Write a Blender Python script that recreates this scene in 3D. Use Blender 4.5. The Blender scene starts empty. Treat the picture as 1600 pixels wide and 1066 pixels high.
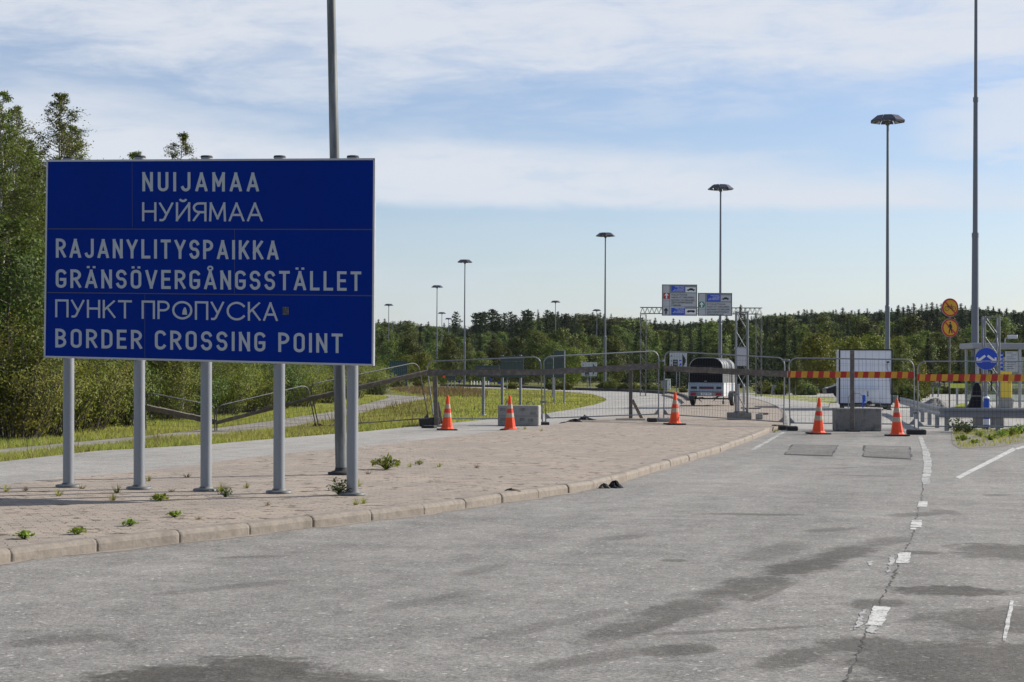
import bpy, math, random
import numpy as np
from mathutils import Vector, Matrix
from mathutils.geometry import tessellate_polygon

scene = bpy.context.scene
col = scene.collection
R = math.radians

# ------------------------------------------------------------------ camera
FPX, HY, EYE = 2650.0, 583.0, 1.63
pitch = math.atan((HY - 533) / FPX)
roll = R(0.30)
_r, _f = Vector((1, 0, 0)), Vector((0, math.cos(pitch), math.sin(pitch)))
_u = Vector((0, -math.sin(pitch), math.cos(pitch)))
CR = _r * math.cos(roll) + _u * math.sin(roll)
CU = _u * math.cos(roll) - _r * math.sin(roll)
EYEP = Vector((0, 0, EYE))
cam_data = bpy.data.cameras.new('camera')
cam_data.sensor_width = 36.0
cam_data.lens = FPX / 1600 * 36.0
cam_data.clip_end = 6000
cam = bpy.data.objects.new('camera', cam_data)
col.objects.link(cam)
_b = -_f
cam.matrix_world = Matrix(((CR.x, CU.x, _b.x, 0), (CR.y, CU.y, _b.y, 0), (CR.z, CU.z, _b.z, EYE), (0, 0, 0, 1)))
scene.camera = cam

# ------------------------------------------------------------------ world, sun, exposure
SUN_AZ, SUN_EL = R(66), R(30)          # azimuth clockwise from +Y
scene.view_settings.view_transform = 'Standard'
scene.view_settings.look = 'None'
scene.view_settings.gamma = 1.0
scene.view_settings.exposure = 0.48
world = bpy.data.worlds.new('World')
scene.world = world
world.use_nodes = True
sun_d = bpy.data.lights.new('sun', 'SUN')
sun_d.energy = 5.0
sun_d.angle = R(0.5)
sun_d.color = (1.0, 0.93, 0.83)
sun = bpy.data.objects.new('sun', sun_d)
col.objects.link(sun)
sdir = Vector((math.sin(SUN_AZ) * math.cos(SUN_EL), math.cos(SUN_AZ) * math.cos(SUN_EL), math.sin(SUN_EL)))
sun.rotation_euler = (-sdir).to_track_quat('-Z', 'Y').to_euler()
sun.location = (60, 20, 80)


class NT:
    """small helper to write node trees"""
    def __init__(s, tree):
        s.t = tree
        tree.nodes.clear()

    def n(s, typ, ins=None, **props):
        nd = s.t.nodes.new(typ)
        for k, v in props.items():
            setattr(nd, k, v)
        for k, v in (ins or {}).items():
            sock = nd.inputs[k]
            if isinstance(v, bpy.types.NodeSocket):
                s.t.links.new(v, sock)
            else:
                sock.default_value = v
        return nd

    def m(s, op, a, b=0.0, c=0.0, clamp=False):
        nd = s.n('ShaderNodeMath', {0: a, 1: b, 2: c}, operation=op)
        nd.use_clamp = clamp
        return nd.outputs[0]

    def vm(s, op, a, b=(0, 0, 0)):
        nd = s.n('ShaderNodeVectorMath', {0: a, 1: b}, operation=op)
        return nd.outputs[0]

    def mapr(s, v, a, b, c=0.0, d=1.0, smooth=True):
        nd = s.n('ShaderNodeMapRange', {'Value': v, 'From Min': a, 'From Max': b, 'To Min': c, 'To Max': d})
        nd.interpolation_type = 'SMOOTHSTEP' if smooth else 'LINEAR'
        return nd.outputs[0]

    def mix(s, f, a, b, blend='MIX'):
        nd = s.n('ShaderNodeMix', data_type='RGBA', blend_type=blend)
        for sock, v in ((nd.inputs[0], f), (nd.inputs[6], a), (nd.inputs[7], b)):
            if isinstance(v, bpy.types.NodeSocket):
                s.t.links.new(v, sock)
            else:
                sock.default_value = v if not isinstance(v, tuple) or len(v) == 4 else (*v, 1)
        return nd.outputs[2]

    def noise(s, vec, scale, detail=3.0, rough=0.55, dist=0.0):
        nd = s.n('ShaderNodeTexNoise', {'Scale': scale, 'Detail': detail, 'Roughness': rough, 'Distortion': dist})
        if vec is not None:
            s.t.links.new(vec, nd.inputs['Vector'])
        return nd.outputs[0]


# sky: Nishita with thin cirrus bands laid over it by direction
nt = NT(world.node_tree)
sky = nt.n('ShaderNodeTexSky', sky_type='NISHITA', sun_disc=False, sun_elevation=SUN_EL, sun_rotation=SUN_AZ,
           altitude=60.0, air_density=1.0, dust_density=0.6, ozone_density=2.0)
tc = nt.n('ShaderNodeTexCoord')
sep = nt.n('ShaderNodeSeparateXYZ', {0: tc.outputs['Generated']})
az = nt.m('ARCTAN2', sep.outputs[0], sep.outputs[1])
el = nt.m('ARCSINE', sep.outputs[2])
cmb = nt.n('ShaderNodeCombineXYZ', {0: nt.m('MULTIPLY', az, 4.5), 1: nt.m('MULTIPLY', el, 22.0), 2: 3.3})
big = nt.noise(cmb.outputs[0], 1.0, 6.0, 0.58, 0.25)
cmb2 = nt.n('ShaderNodeCombineXYZ', {0: nt.m('ADD', nt.m('MULTIPLY', az, 14.0), nt.m('MULTIPLY', el, 18.0)),
                                     1: nt.m('SUBTRACT', nt.m('MULTIPLY', el, 60.0), nt.m('MULTIPLY', az, 5.0)), 2: 9.1})
fine = nt.noise(cmb2.outputs[0], 1.0, 8.0, 0.66, 0.35)
wob = nt.m('MULTIPLY', nt.m('SUBTRACT', big, 0.5), 0.075)
wob2 = nt.m('MULTIPLY', nt.m('SUBTRACT', fine, 0.5), 0.028)
ew = nt.m('ADD', nt.m('ADD', el, wob), wob2)
# upper veil: from about 9.5 degrees up
azs = nt.m('MULTIPLY', az, az)
edgeA = nt.m('ADD', 0.161, nt.m('MULTIPLY', azs, 0.10))
vA = nt.mapr(nt.m('SUBTRACT', ew, edgeA), -0.026, 0.024)
topfade = nt.mapr(el, 0.30, 0.75, 1.0, 0.35)
vA = nt.m('MULTIPLY', vA, topfade)
streakA = nt.mapr(nt.m('ADD', nt.m('MULTIPLY', big, 0.45), nt.m('MULTIPLY', fine, 0.55)), 0.34, 0.58, 0.48, 1.0)
vA = nt.m('MULTIPLY', vA, streakA)
# lower band, drops to the right, with a crisp lower edge
cB = nt.m('SUBTRACT', 0.097, nt.m('MULTIPLY', az, 0.012))
lowB = nt.mapr(nt.m('SUBTRACT', nt.m('ADD', el, nt.m('MULTIPLY', wob2, 0.35)), cB), -0.004, 0.006)
topB = nt.m('SUBTRACT', 0.138, nt.m('MULTIPLY', az, 0.075))
hiB = nt.mapr(nt.m('SUBTRACT', ew, topB), -0.024, 0.020, 1.0, 0.0)
vB = nt.m('MULTIPLY', lowB, hiB)
vB = nt.m('MULTIPLY', vB, nt.mapr(fine, 0.30, 0.55, 0.68, 1.0))
# right hand patch
dx = nt.m('DIVIDE', nt.m('SUBTRACT', az, 0.31), 0.085)
dy = nt.m('DIVIDE', nt.m('SUBTRACT', ew, 0.144), 0.016)
vC = nt.mapr(nt.m('ADD', nt.m('MULTIPLY', dx, dx), nt.m('MULTIPLY', dy, dy)), 0.1, 1.3, 0.75, 0.0)
# low thin veil near the horizon
vD = nt.m('MULTIPLY', nt.mapr(el, 0.0, 0.115, 0.52, 0.12), nt.mapr(nt.m('ADD', nt.m('MULTIPLY', big, 0.4), nt.m('MULTIPLY', fine, 0.6)), 0.36, 0.66, 0.45, 1.25))
cover = nt.m('MAXIMUM', nt.m('MAXIMUM', vA, vB), nt.m('MAXIMUM', vC, vD), clamp=True)
cover = nt.m('MULTIPLY', cover, 0.93)
SKYS = 0.088
skyc = nt.mix(1.0, sky.outputs[0], (0.93, 0.93, 1.05, 1), 'MULTIPLY')
cloudc = nt.mix(nt.mapr(el, 0.0, 0.14), (5.1, 5.75, 6.75, 1), (6.1, 6.4, 6.95, 1))
final = nt.mix(cover, skyc, cloudc)
bg = nt.n('ShaderNodeBackground', {'Color': final, 'Strength': SKYS})
out = nt.n('ShaderNodeOutputWorld', {'Surface': bg.outputs[0]})


# ------------------------------------------------------------------ pixel <-> place helpers (1600 x 1066 photograph)
def ray(px, py):
    return CR * ((px - 800) / FPX) + CU * ((533 - py) / FPX) + _f


def P(px, py, z=0.0):
    d = ray(px, py)
    return EYEP + d * ((z - EYE) / d.z)


def D(px, py, Y):
    d = ray(px, py)
    return EYEP + d * (Y / d.y)


def onplane(px, py, p0, nrm):
    d = ray(px, py)
    return EYEP + d * ((p0 - EYEP).dot(nrm) / d.dot(nrm))


# ------------------------------------------------------------------ object helpers
def tag(o, label=None, cat=None, group=None, kind=None):
    if label: o['label'] = label
    if cat: o['category'] = cat
    if group: o['group'] = group
    if kind: o['kind'] = kind
    return o


def thing(name, loc, label, cat, group=None, rz=0.0):
    o = bpy.data.objects.new(name, None)
    o.empty_display_size = 0.2
    col.objects.link(o)
    o.location = loc
    o.rotation_euler = (0, 0, rz)
    return tag(o, label, cat, group)


class MB:
    """collects boxes, tubes and plates for ONE mesh object"""
    def __init__(s):
        s.v, s.f, s.sm, s.mi = [], [], [], []
        s.cur = 0

    def add(s, verts, faces, smooth=False):
        b = len(s.v)
        s.v += [tuple(p) for p in verts]
        for f in faces:
            s.f.append(tuple(b + i for i in f))
            s.sm.append(smooth)
            s.mi.append(s.cur)
        return s

    def box(s, c, size, rz=0.0, bev=0.0, M=None):
        hx, hy, hz = size[0] / 2, size[1] / 2, size[2] / 2
        if bev <= 0:
            vs = [Vector((x, y, z)) for x in (-hx, hx) for y in (-hy, hy) for z in (-hz, hz)]
            fs = [(0, 1, 3, 2), (4, 6, 7, 5), (0, 4, 5, 1), (2, 3, 7, 6), (0, 2, 6, 4), (1, 5, 7, 3)]
        else:
            b = min(bev, hx * .49, hy * .49, hz * .49)
            vs, idx = [], {}
            for sx in (-1, 1):
                for sy in (-1, 1):
                    for sz in (-1, 1):
                        for ax in range(3):
                            p = [sx * (hx - b), sy * (hy - b), sz * (hz - b)]
                            p[ax] += (sx, sy, sz)[ax] * b
                            idx[(sx, sy, sz, ax)] = len(vs)
                            vs.append(Vector(p))
            fs = []
            S = (-1, 1)
            for ax in range(3):
                o1, o2 = [a for a in range(3) if a != ax]
                for sg in S:
                    q = []
                    for a, bb in ((-1, -1), (1, -1), (1, 1), (-1, 1)):
                        k = [0, 0, 0]; k[ax] = sg; k[o1] = a; k[o2] = bb
                        q.append(idx[(*k, ax)])
                    fs.append(tuple(q))
            for ax in range(3):
                o1, o2 = [a for a in range(3) if a != ax]
                for a in S:
                    for bb in S:
                        k0 = [0, 0, 0]; k0[ax] = -1; k0[o1] = a; k0[o2] = bb
                        k1 = list(k0); k1[ax] = 1
                        fs.append((idx[(*k0, o1)], idx[(*k1, o1)], idx[(*k1, o2)], idx[(*k0, o2)]))
            for sx in S:
                for sy in S:
                    for sz in S:
                        fs.append(tuple(idx[(sx, sy, sz, a)] for a in range(3)))
        rot = Matrix.Rotation(rz, 3, 'Z') if M is None else M
        vs = [rot @ p + Vector(c) for p in vs]
        return s.add(vs, fs)

    def tube(s, pts, r, n=8, smooth=True, cap=True, up=None):
        pts = [Vector(p) for p in pts]
        rs = r if isinstance(r, (list, tuple)) else [r] * len(pts)
        rings, ref = [], None
        for i, p in enumerate(pts):
            a = pts[max(i - 1, 0)]; b = pts[min(i + 1, len(pts) - 1)]
            t = (b - a).normalized()
            if ref is None:
                ref = Vector((0, 0, 1)) if abs(t.z) < .9 else Vector((1, 0, 0))
            x = (ref - t * ref.dot(t)).normalized()
            y = t.cross(x)
            ref = x
            rings.append([p + (x * math.cos(2 * math.pi * (k + .5) / n) + y * math.sin(2 * math.pi * (k + .5) / n)) * rs[i] for k in range(n)])
        vs = [q for rg in rings for q in rg]
        fs = []
        for i in range(len(pts) - 1):
            for k in range(n):
                k2 = (k + 1) % n
                fs.append((i * n + k, i * n + k2, (i + 1) * n + k2, (i + 1) * n + k))
        s.add(vs, fs, smooth)
        if cap:
            s.add(rings[0], [tuple(range(n))[::-1]]); s.add(rings[-1], [tuple(range(n))])
        return s

    def lathe(s, prof, n=16, c=(0, 0, 0), smooth=True, phase=0.0):
        c = Vector(c)
        vs = [c + Vector((r * math.cos(2 * math.pi * k / n + phase), r * math.sin(2 * math.pi * k / n + phase), z)) for r, z in prof for k in range(n)]
        fs = [(i * n + k, i * n + (k + 1) % n, (i + 1) * n + (k + 1) % n, (i + 1) * n + k) for i in range(len(prof) - 1) for k in range(n)]
        s.add(vs, fs, smooth)
        if prof[0][0] > 0: s.add(vs[:n], [tuple(range(n))[::-1]])
        if prof[-1][0] > 0: s.add(vs[-n:], [tuple(range(n))])
        return s

    def plate(s, quad, th, nrm):
        """flat polygon given by its front outline, thickened away from nrm"""
        nrm = Vector(nrm).normalized()
        a = [Vector(p) for p in quad]
        b = [p - nrm * th for p in a]
        n = len(a)
        fs = [tuple(range(n)), tuple(range(2 * n - 1, n - 1, -1))]
        fs += [(i, n + i, n + (i + 1) % n, (i + 1) % n) for i in range(n)]
        return s.add(a + b, fs)

    def bar(s, a, b, w, h, up=(0, 0, 1), bev=0.0):
        a, b = Vector(a), Vector(b)
        t = (b - a).normalized()
        upv = Vector(up); upv = (upv - t * upv.dot(t)).normalized()
        sd = t.cross(upv)
        M = Matrix((t, sd, upv)).transposed()
        return s.box((a + b) / 2, ((b - a).length, w, h), M=M, bev=bev)

    def build(s, name, mats, parent=None, world=False, label=None):
        me = bpy.data.meshes.new(name)
        vs = s.v
        if world and parent is not None:
            L = parent.location
            vs = [(p[0] - L.x, p[1] - L.y, p[2] - L.z) for p in vs]
        me.from_pydata(vs, [], s.f)
        mats = mats if isinstance(mats, (list, tuple)) else [mats]
        for m_ in mats: me.materials.append(m_)
        me.polygons.foreach_set('use_smooth', s.sm)
        me.polygons.foreach_set('material_index', s.mi)
        me.update()
        o = bpy.data.objects.new(name, me)
        col.objects.link(o)
        if parent is not None: o.parent = parent
        if label: o['label'] = label
        return o


def np_mesh(name, V, F, mat, parent=None, smooth=False):
    V = np.asarray(V, dtype=np.float32); F = np.asarray(F, dtype=np.int32)
    k = F.shape[1]
    me = bpy.data.meshes.new(name)
    me.vertices.add(len(V)); me.vertices.foreach_set('co', V.ravel())
    me.loops.add(F.size); me.loops.foreach_set('vertex_index', F.ravel())
    me.polygons.add(len(F))
    me.polygons.foreach_set('loop_start', np.arange(0, F.size, k, dtype=np.int32))
    me.polygons.foreach_set('loop_total', np.full(len(F), k, dtype=np.int32))
    me.polygons.foreach_set('use_smooth', np.full(len(F), smooth))
    me.materials.append(mat)
    me.update(calc_edges=True)
    o = bpy.data.objects.new(name, me)
    col.objects.link(o)
    if parent is not None: o.parent = parent
    return o


def children(o):
    return [c for c in bpy.data.objects if c.parent == o]


def copy_tree(o, kids=None, parent=None):
    c = o.copy(); col.objects.link(c)
    if parent is not None: c.parent = parent
    for ch in (kids if kids is not None else children(o)):
        copy_tree(ch, None, c)
    return c


def sheet(name, poly, z, mat, kind='structure', skirt=0.0):
    """flat sheet from an outline of (x, y) points; optional vertical edge down to z - skirt"""
    pts = [Vector((p[0], p[1], z)) for p in poly]
    tris = tessellate_polygon([pts])
    mb = MB()
    fs = []
    for t in tris:
        a, b, c = (pts[i] for i in t)
        fs.append(t if (b - a).cross(c - a).z > 0 else (t[0], t[2], t[1]))
    mb.add(pts, fs)
    if skirt > 0:
        n = len(pts)
        low = [p - Vector((0, 0, skirt)) for p in pts]
        area = sum(pts[i].x * pts[(i + 1) % n].y - pts[(i + 1) % n].x * pts[i].y for i in range(n))
        q = [(i, n + i, n + (i + 1) % n, (i + 1) % n) for i in range(n)]
        if area < 0: q = q
        else: q = [f[::-1] for f in q]
        mb.add(pts + low, q)
    o = mb.build(name, mat)
    if kind: o['kind'] = kind
    return o


def smooth_line(pts, k=6):
    pts = [Vector(p) for p in pts]
    out_ = []
    for i in range(len(pts) - 1):
        p0, p1, p2, p3 = pts[max(i - 1, 0)], pts[i], pts[i + 1], pts[min(i + 2, len(pts) - 1)]
        for j in range(k):
            t = j / k
            out_.append(.5 * ((2 * p1) + (p2 - p0) * t + (2 * p0 - 5 * p1 + 4 * p2 - p3) * t * t + (3 * p1 - p0 - 3 * p2 + p3) * t ** 3))
    out_.append(pts[-1])
    return out_


# ------------------------------------------------------------------ materials
def lin(r, g, b):
    f = lambda c: (c / 12.92 if c <= .04045 else ((c + .055) / 1.055) ** 2.4)
    return (f(r / 255), f(g / 255), f(b / 255))


def M(name, c, rough=0.6, metal=0.0, var=0.18, scale=6.0, spec=0.4, bump=0.0, c2=None, streak=False):
    m_ = bpy.data.materials.new(name); m_.use_nodes = True
    t = NT(m_.node_tree)
    tc_ = t.n('ShaderNodeTexCoord')
    vec = tc_.outputs['Object']
    if streak:
        vec = t.vm('MULTIPLY', vec, (1, 1, .12))
    a = t.noise(vec, scale, 5, .62)
    b = t.noise(tc_.outputs['Object'], scale * 6.3, 3, .6)
    f = t.m('ADD', t.m('MULTIPLY', t.m('SUBTRACT', a, .5), 2.2 * var), t.m('MULTIPLY', t.m('SUBTRACT', b, .5), 1.1 * var))
    f = t.m('ADD', 1.0, f)
    base = (*c, 1)
    if c2 is not None:
        base = t.mix(t.mapr(a, .45, .68), (*c, 1), (*c2, 1))
    cc = t.n('ShaderNodeCombineXYZ', {0: f, 1: f, 2: f})
    colr = t.mix(1.0, base, cc.outputs[0], 'MULTIPLY')
    bs = t.n('ShaderNodeBsdfPrincipled', {'Base Color': colr, 'Metallic': metal, 'Specular IOR Level': spec,
                                          'Roughness': t.m('ADD', rough, t.m('MULTIPLY', t.m('SUBTRACT', a, .5), .25), clamp=True)})
    if bump > 0:
        bp = t.n('ShaderNodeBump', {'Strength': bump, 'Distance': .01, 'Height': b})
        t.t.links.new(bp.outputs[0], bs.inputs['Normal'])
    t.n('ShaderNodeOutputMaterial', {'Surface': bs.outputs[0]})
    return m_


galv = M('galvanised steel', (.225, .24, .258), .5, .35, .25, 9, streak=True)
galv_dark = M('weathered steel', (.11, .115, .115), .6, .3, .35, 10, c2=(.17, .17, .165))
wire_mat = M('mesh wire', (.07, .072, .075), .6, .3, .2, 10)
pole_mat = M('pole steel', (.14, .155, .18), .5, .3, .15, 5, streak=True)
alu = M('aluminium', (.36, .375, .40), .45, .4, .12, 6)
sign_blue = M('blue sign sheeting', (.0006, .0205, .205), .55, 0, .16, 1.1, spec=.05)
sign_letter = M('grey white lettering', (.36, .40, .43), .55, 0, .06, 2)
seam_mat = M('dark seam', (.05, .06, .10), .7, 0, .1)
sticker_mat = M('dark sticker', (.03, .035, .03), .6, 0, .5, 60, c2=(.12, .13, .12))
white_paint = M('white paint', (.74, .75, .77), .5, 0, .06, 3)
black_paint = M('black paint', (.02, .02, .022), .5, 0, .2, 6)
rubber = M('black rubber', (.03, .03, .03), .8, 0, .35, 12, bump=.3)
grey_wood = M('weathered grey wood', (.12, .107, .095), .85, 0, .35, 7, c2=(.17, .15, .13), bump=.4)
pale_wood = M('pale sawn wood', (.50, .46, .38), .8, 0, .2, 8)
concrete = M('concrete', (.30, .295, .28), .9, 0, .28, 5, bump=.5, c2=(.22, .215, .20))
concrete_old = M('stained concrete', (.22, .215, .20), .9, 0, .4, 4, bump=.6, c2=(.10, .098, .09))
cone_orange = M('cone orange', (.82, .082, .022), .55, 0, .22, 5, spec=.25, c2=(.66, .07, .025))
cone_red = M('cone red band', (.62, .045, .02), .5, 0, .12, 6, spec=.3)
cone_white = M('cone reflective band', (.42, .35, .25), .6, 0, .3, 7, c2=(.30, .25, .18))
red_paint = M('red paint', (.46, .033, .025), .6, 0, .35, 6, c2=(.33, .03, .025))
yellow_paint = M('yellow paint', (.68, .33, .03), .6, 0, .3, 6, c2=(.50, .25, .035))
sign_yellow = M('yellow sign sheeting', (.62, .33, .02), .5, 0, .08, 4)
sign_red = M('red sign sheeting', (.42, .03, .03), .5, 0, .08, 4)
sign_green = M('green sign sheeting', (.02, .22, .13), .5, 0, .06, 4)
round_blue = M('round sign blue', (.015, .07, .50), .45, 0, .08, 4)
sign_back = M('sign back green grey', (.062, .085, .078), .6, .1, .15, 3)
teal_panel = M('teal ribbed panel', (.05, .11, .115), .6, .1, .15, 3)
sign_grey = M('pale grey sign face', (.47, .485, .51), .5, 0, .05, 2)
sign_mid = M('mid grey sign face', (.24, .255, .28), .5, 0, .05, 2)
tarp = M('black tarpaulin', (.008, .009, .013), .7, 0, .3, 4, spec=.15)
tarp_sheen = M('tarpaulin painted sheen', (.15, .155, .155), .4, .1, .3, 4)  # grey bands paint in the sun reflected by the dark tarpaulin
trailer_grey = M('galvanised trailer panel', (.26, .32, .41), .5, .3, .12, 4)
box_white = M('white sandwich panel', (.72, .74, .80), .45, 0, .05, 1.4)
red_lens = M('red lens', (.30, .012, .015), .3, 0, .15, 8)
blue_plastic = M('blue plastic', (.015, .09, .50), .5, 0, .1, 5)
yellow_panel = M('yellow cabinet', (.72, .52, .06), .55, 0, .12, 3)
gravel_mat = M('gravel', (.16, .155, .145), .95, 0, .5, 14, bump=.8)
bark = M('grey bark', (.10, .085, .07), .9, 0, .4, 9, bump=.5)
birch_bark = M('birch bark', (.50, .48, .44), .8, 0, .5, 7, c2=(.06, .055, .05))
orange_plastic = M('orange plastic', (.85, .14, .02), .5, 0, .1, 6)

glass = bpy.data.materials.new('shelter glass'); glass.use_nodes = True
_t = NT(glass.node_tree)
_g = _t.n('ShaderNodeBsdfGlossy', {'Color': (.8, .85, .85, 1), 'Roughness': .06})
_tr = _t.n('ShaderNodeBsdfTransparent', {'Color': (.78, .84, .82, 1)})
_mx = _t.n('ShaderNodeMixShader', {0: .16, 1: _tr.outputs[0], 2: _g.outputs[0]})
_t.n('ShaderNodeOutputMaterial', {'Surface': _mx.outputs[0]})


def leaf_mat(name, c1, c2, c3, trans=.35, scale=.8, rndmix=.5):
    m_ = bpy.data.materials.new(name); m_.use_nodes = True
    t = NT(m_.node_tree)
    tc_ = t.n('ShaderNodeTexCoord'); oi = t.n('ShaderNodeObjectInfo'); gm = t.n('ShaderNodeNewGeometry')
    a = t.noise(tc_.outputs['Object'], scale, 3, .6)
    rnd = gm.outputs['Random Per Island']
    c = t.mix(t.mapr(a, .38, .64), (*c1, 1), (*c2, 1))
    c = t.mix(t.m('MULTIPLY', t.m('POWER', rnd, 2.0), .75), c, (*c3, 1))
    hs = t.n('ShaderNodeHueSaturation', {'Color': c, 'Hue': t.m('ADD', .5, t.m('MULTIPLY', t.m('SUBTRACT', oi.outputs['Random'], .5), .045)),
                                         'Saturation': 1.0, 'Value': t.m('ADD', 1 - rndmix * .5, t.m('MULTIPLY', oi.outputs['Random'], rndmix))})
    bs = t.n('ShaderNodeBsdfPrincipled', {'Base Color': hs.outputs[0], 'Roughness': .65, 'Specular IOR Level': .12})
    tb = t.n('ShaderNodeBsdfTranslucent', {'Color': t.mix(1.0, hs.outputs[0], (1.25, 1.3, .6, 1), 'MULTIPLY')})
    mx = t.n('ShaderNodeMixShader', {0: trans, 1: bs.outputs[0], 2: tb.outputs[0]})
    t.n('ShaderNodeOutputMaterial', {'Surface': mx.outputs[0]})
    return m_


birch_leaf = leaf_mat('birch leaves', (.085, .118, .024), (.128, .152, .034), (.21, .22, .09), .26, .7)
willow_leaf = leaf_mat('willow leaves', (.125, .165, .030), (.20, .205, .040), (.29, .27, .09), .28, .6)
alder_leaf = leaf_mat('alder leaves', (.05, .095, .022), (.092, .138, .03), (.18, .21, .08), .24, .7)
far_leaf = leaf_mat('far deciduous leaves', (.060, .092, .024), (.125, .15, .036), (.20, .21, .075), .22, .25, 1.05)
yellow_leaf = leaf_mat('yellowing leaves', (.105, .135, .022), (.145, .155, .028), (.20, .20, .06), .24, .3)
spruce_leaf = leaf_mat('spruce needles', (.024, .040, .020), (.036, .056, .024), (.065, .090, .035), .15, .3, .5)
pine_leaf = leaf_mat('pine needles', (.04, .058, .034), (.055, .075, .04), (.09, .11, .05), .18, .3, .5)
ridge_leaf = leaf_mat('dark ridge leaves', (.032, .052, .026), (.05, .07, .030), (.085, .105, .045), .15, .3, .8)
grass_leaf = leaf_mat('grass blades', (.185, .205, .055), (.25, .245, .09), (.36, .32, .16), .48, .12)
dry_leaf = leaf_mat('dry grass blades', (.17, .125, .07), (.23, .17, .10), (.11, .085, .05), .3, .2)
weed_leaf = leaf_mat('weed leaves', (.15, .22, .03), (.21, .27, .045), (.28, .31, .09), .35, 4)
weed_dark = leaf_mat('dark weed leaves', (.035, .07, .015), (.06, .10, .02), (.12, .13, .04), .3, 4)

# ================================================================== the setting
def ground_mat():
    m_ = bpy.data.materials.new('soil and turf'); m_.use_nodes = True
    t = NT(m_.node_tree)
    p = t.n('ShaderNodeTexCoord').outputs['Object']
    a = t.noise(p, .12, 5, .6); b = t.noise(p, 2.2, 5, .65); g_ = t.noise(p, 14, 3, .7)
    c = t.mix(t.mapr(a, .4, .62), (.155, .175, .045, 1), (.21, .20, .07, 1))
    c = t.mix(t.mapr(b, .52, .72), c, (.16, .135, .075, 1))
    c = t.mix(t.mapr(g_, .3, .75), t.mix(1.0, c, (.55, .55, .5, 1), 'MULTIPLY'), c)
    bp = t.n('ShaderNodeBump', {'Strength': .6, 'Distance': .05, 'Height': g_})
    bs = t.n('ShaderNodeBsdfPrincipled', {'Base Color': c, 'Roughness': .95, 'Specular IOR Level': .1, 'Normal': bp.outputs[0]})
    t.n('ShaderNodeOutputMaterial', {'Surface': bs.outputs[0]})
    return m_


def gravel_path_mat():
    m_ = bpy.data.materials.new('gravel path'); m_.use_nodes = True
    t = NT(m_.node_tree)
    p = t.n('ShaderNodeTexCoord').outputs['Object']
    a = t.noise(p, .5, 5, .6); g_ = t.noise(p, 18, 3, .7)
    c = t.mix(t.mapr(a, .35, .65), (.24, .225, .20, 1), (.33, .315, .29, 1))
    c = t.mix(t.mapr(g_, .35, .7), t.mix(1.0, c, (.65, .63, .6, 1), 'MULTIPLY'), c)
    bs = t.n('ShaderNodeBsdfPrincipled', {'Base Color': c, 'Roughness': .95, 'Specular IOR Level': .1})
    t.n('ShaderNodeOutputMaterial', {'Surface': bs.outputs[0]})
    return m_


def stain(t, p, warp, A, B, w, s, soft=1.0):
    """wear mark with its own shape: a long oval from pixel A to pixel B, w metres wide"""
    a, b = P(*A), P(*B)
    c = (a + b) / 2
    L = max((b - a).length / 2, .05)
    th = math.atan2(b.y - a.y, b.x - a.x)
    mp = t.n('ShaderNodeMapping', {'Vector': p, 'Location': (c.x, c.y, 0), 'Rotation': (0, 0, th), 'Scale': (L, w / 2, 1)}, vector_type='TEXTURE')
    ln = t.n('ShaderNodeVectorMath', {0: mp.outputs[0]}, operation='LENGTH').outputs['Value']
    d = t.m('ADD', ln, warp)
    return t.mapr(d, 1.05 - .45 * soft, 1.1, min(s * 1.4, .92), 0.0)


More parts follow.
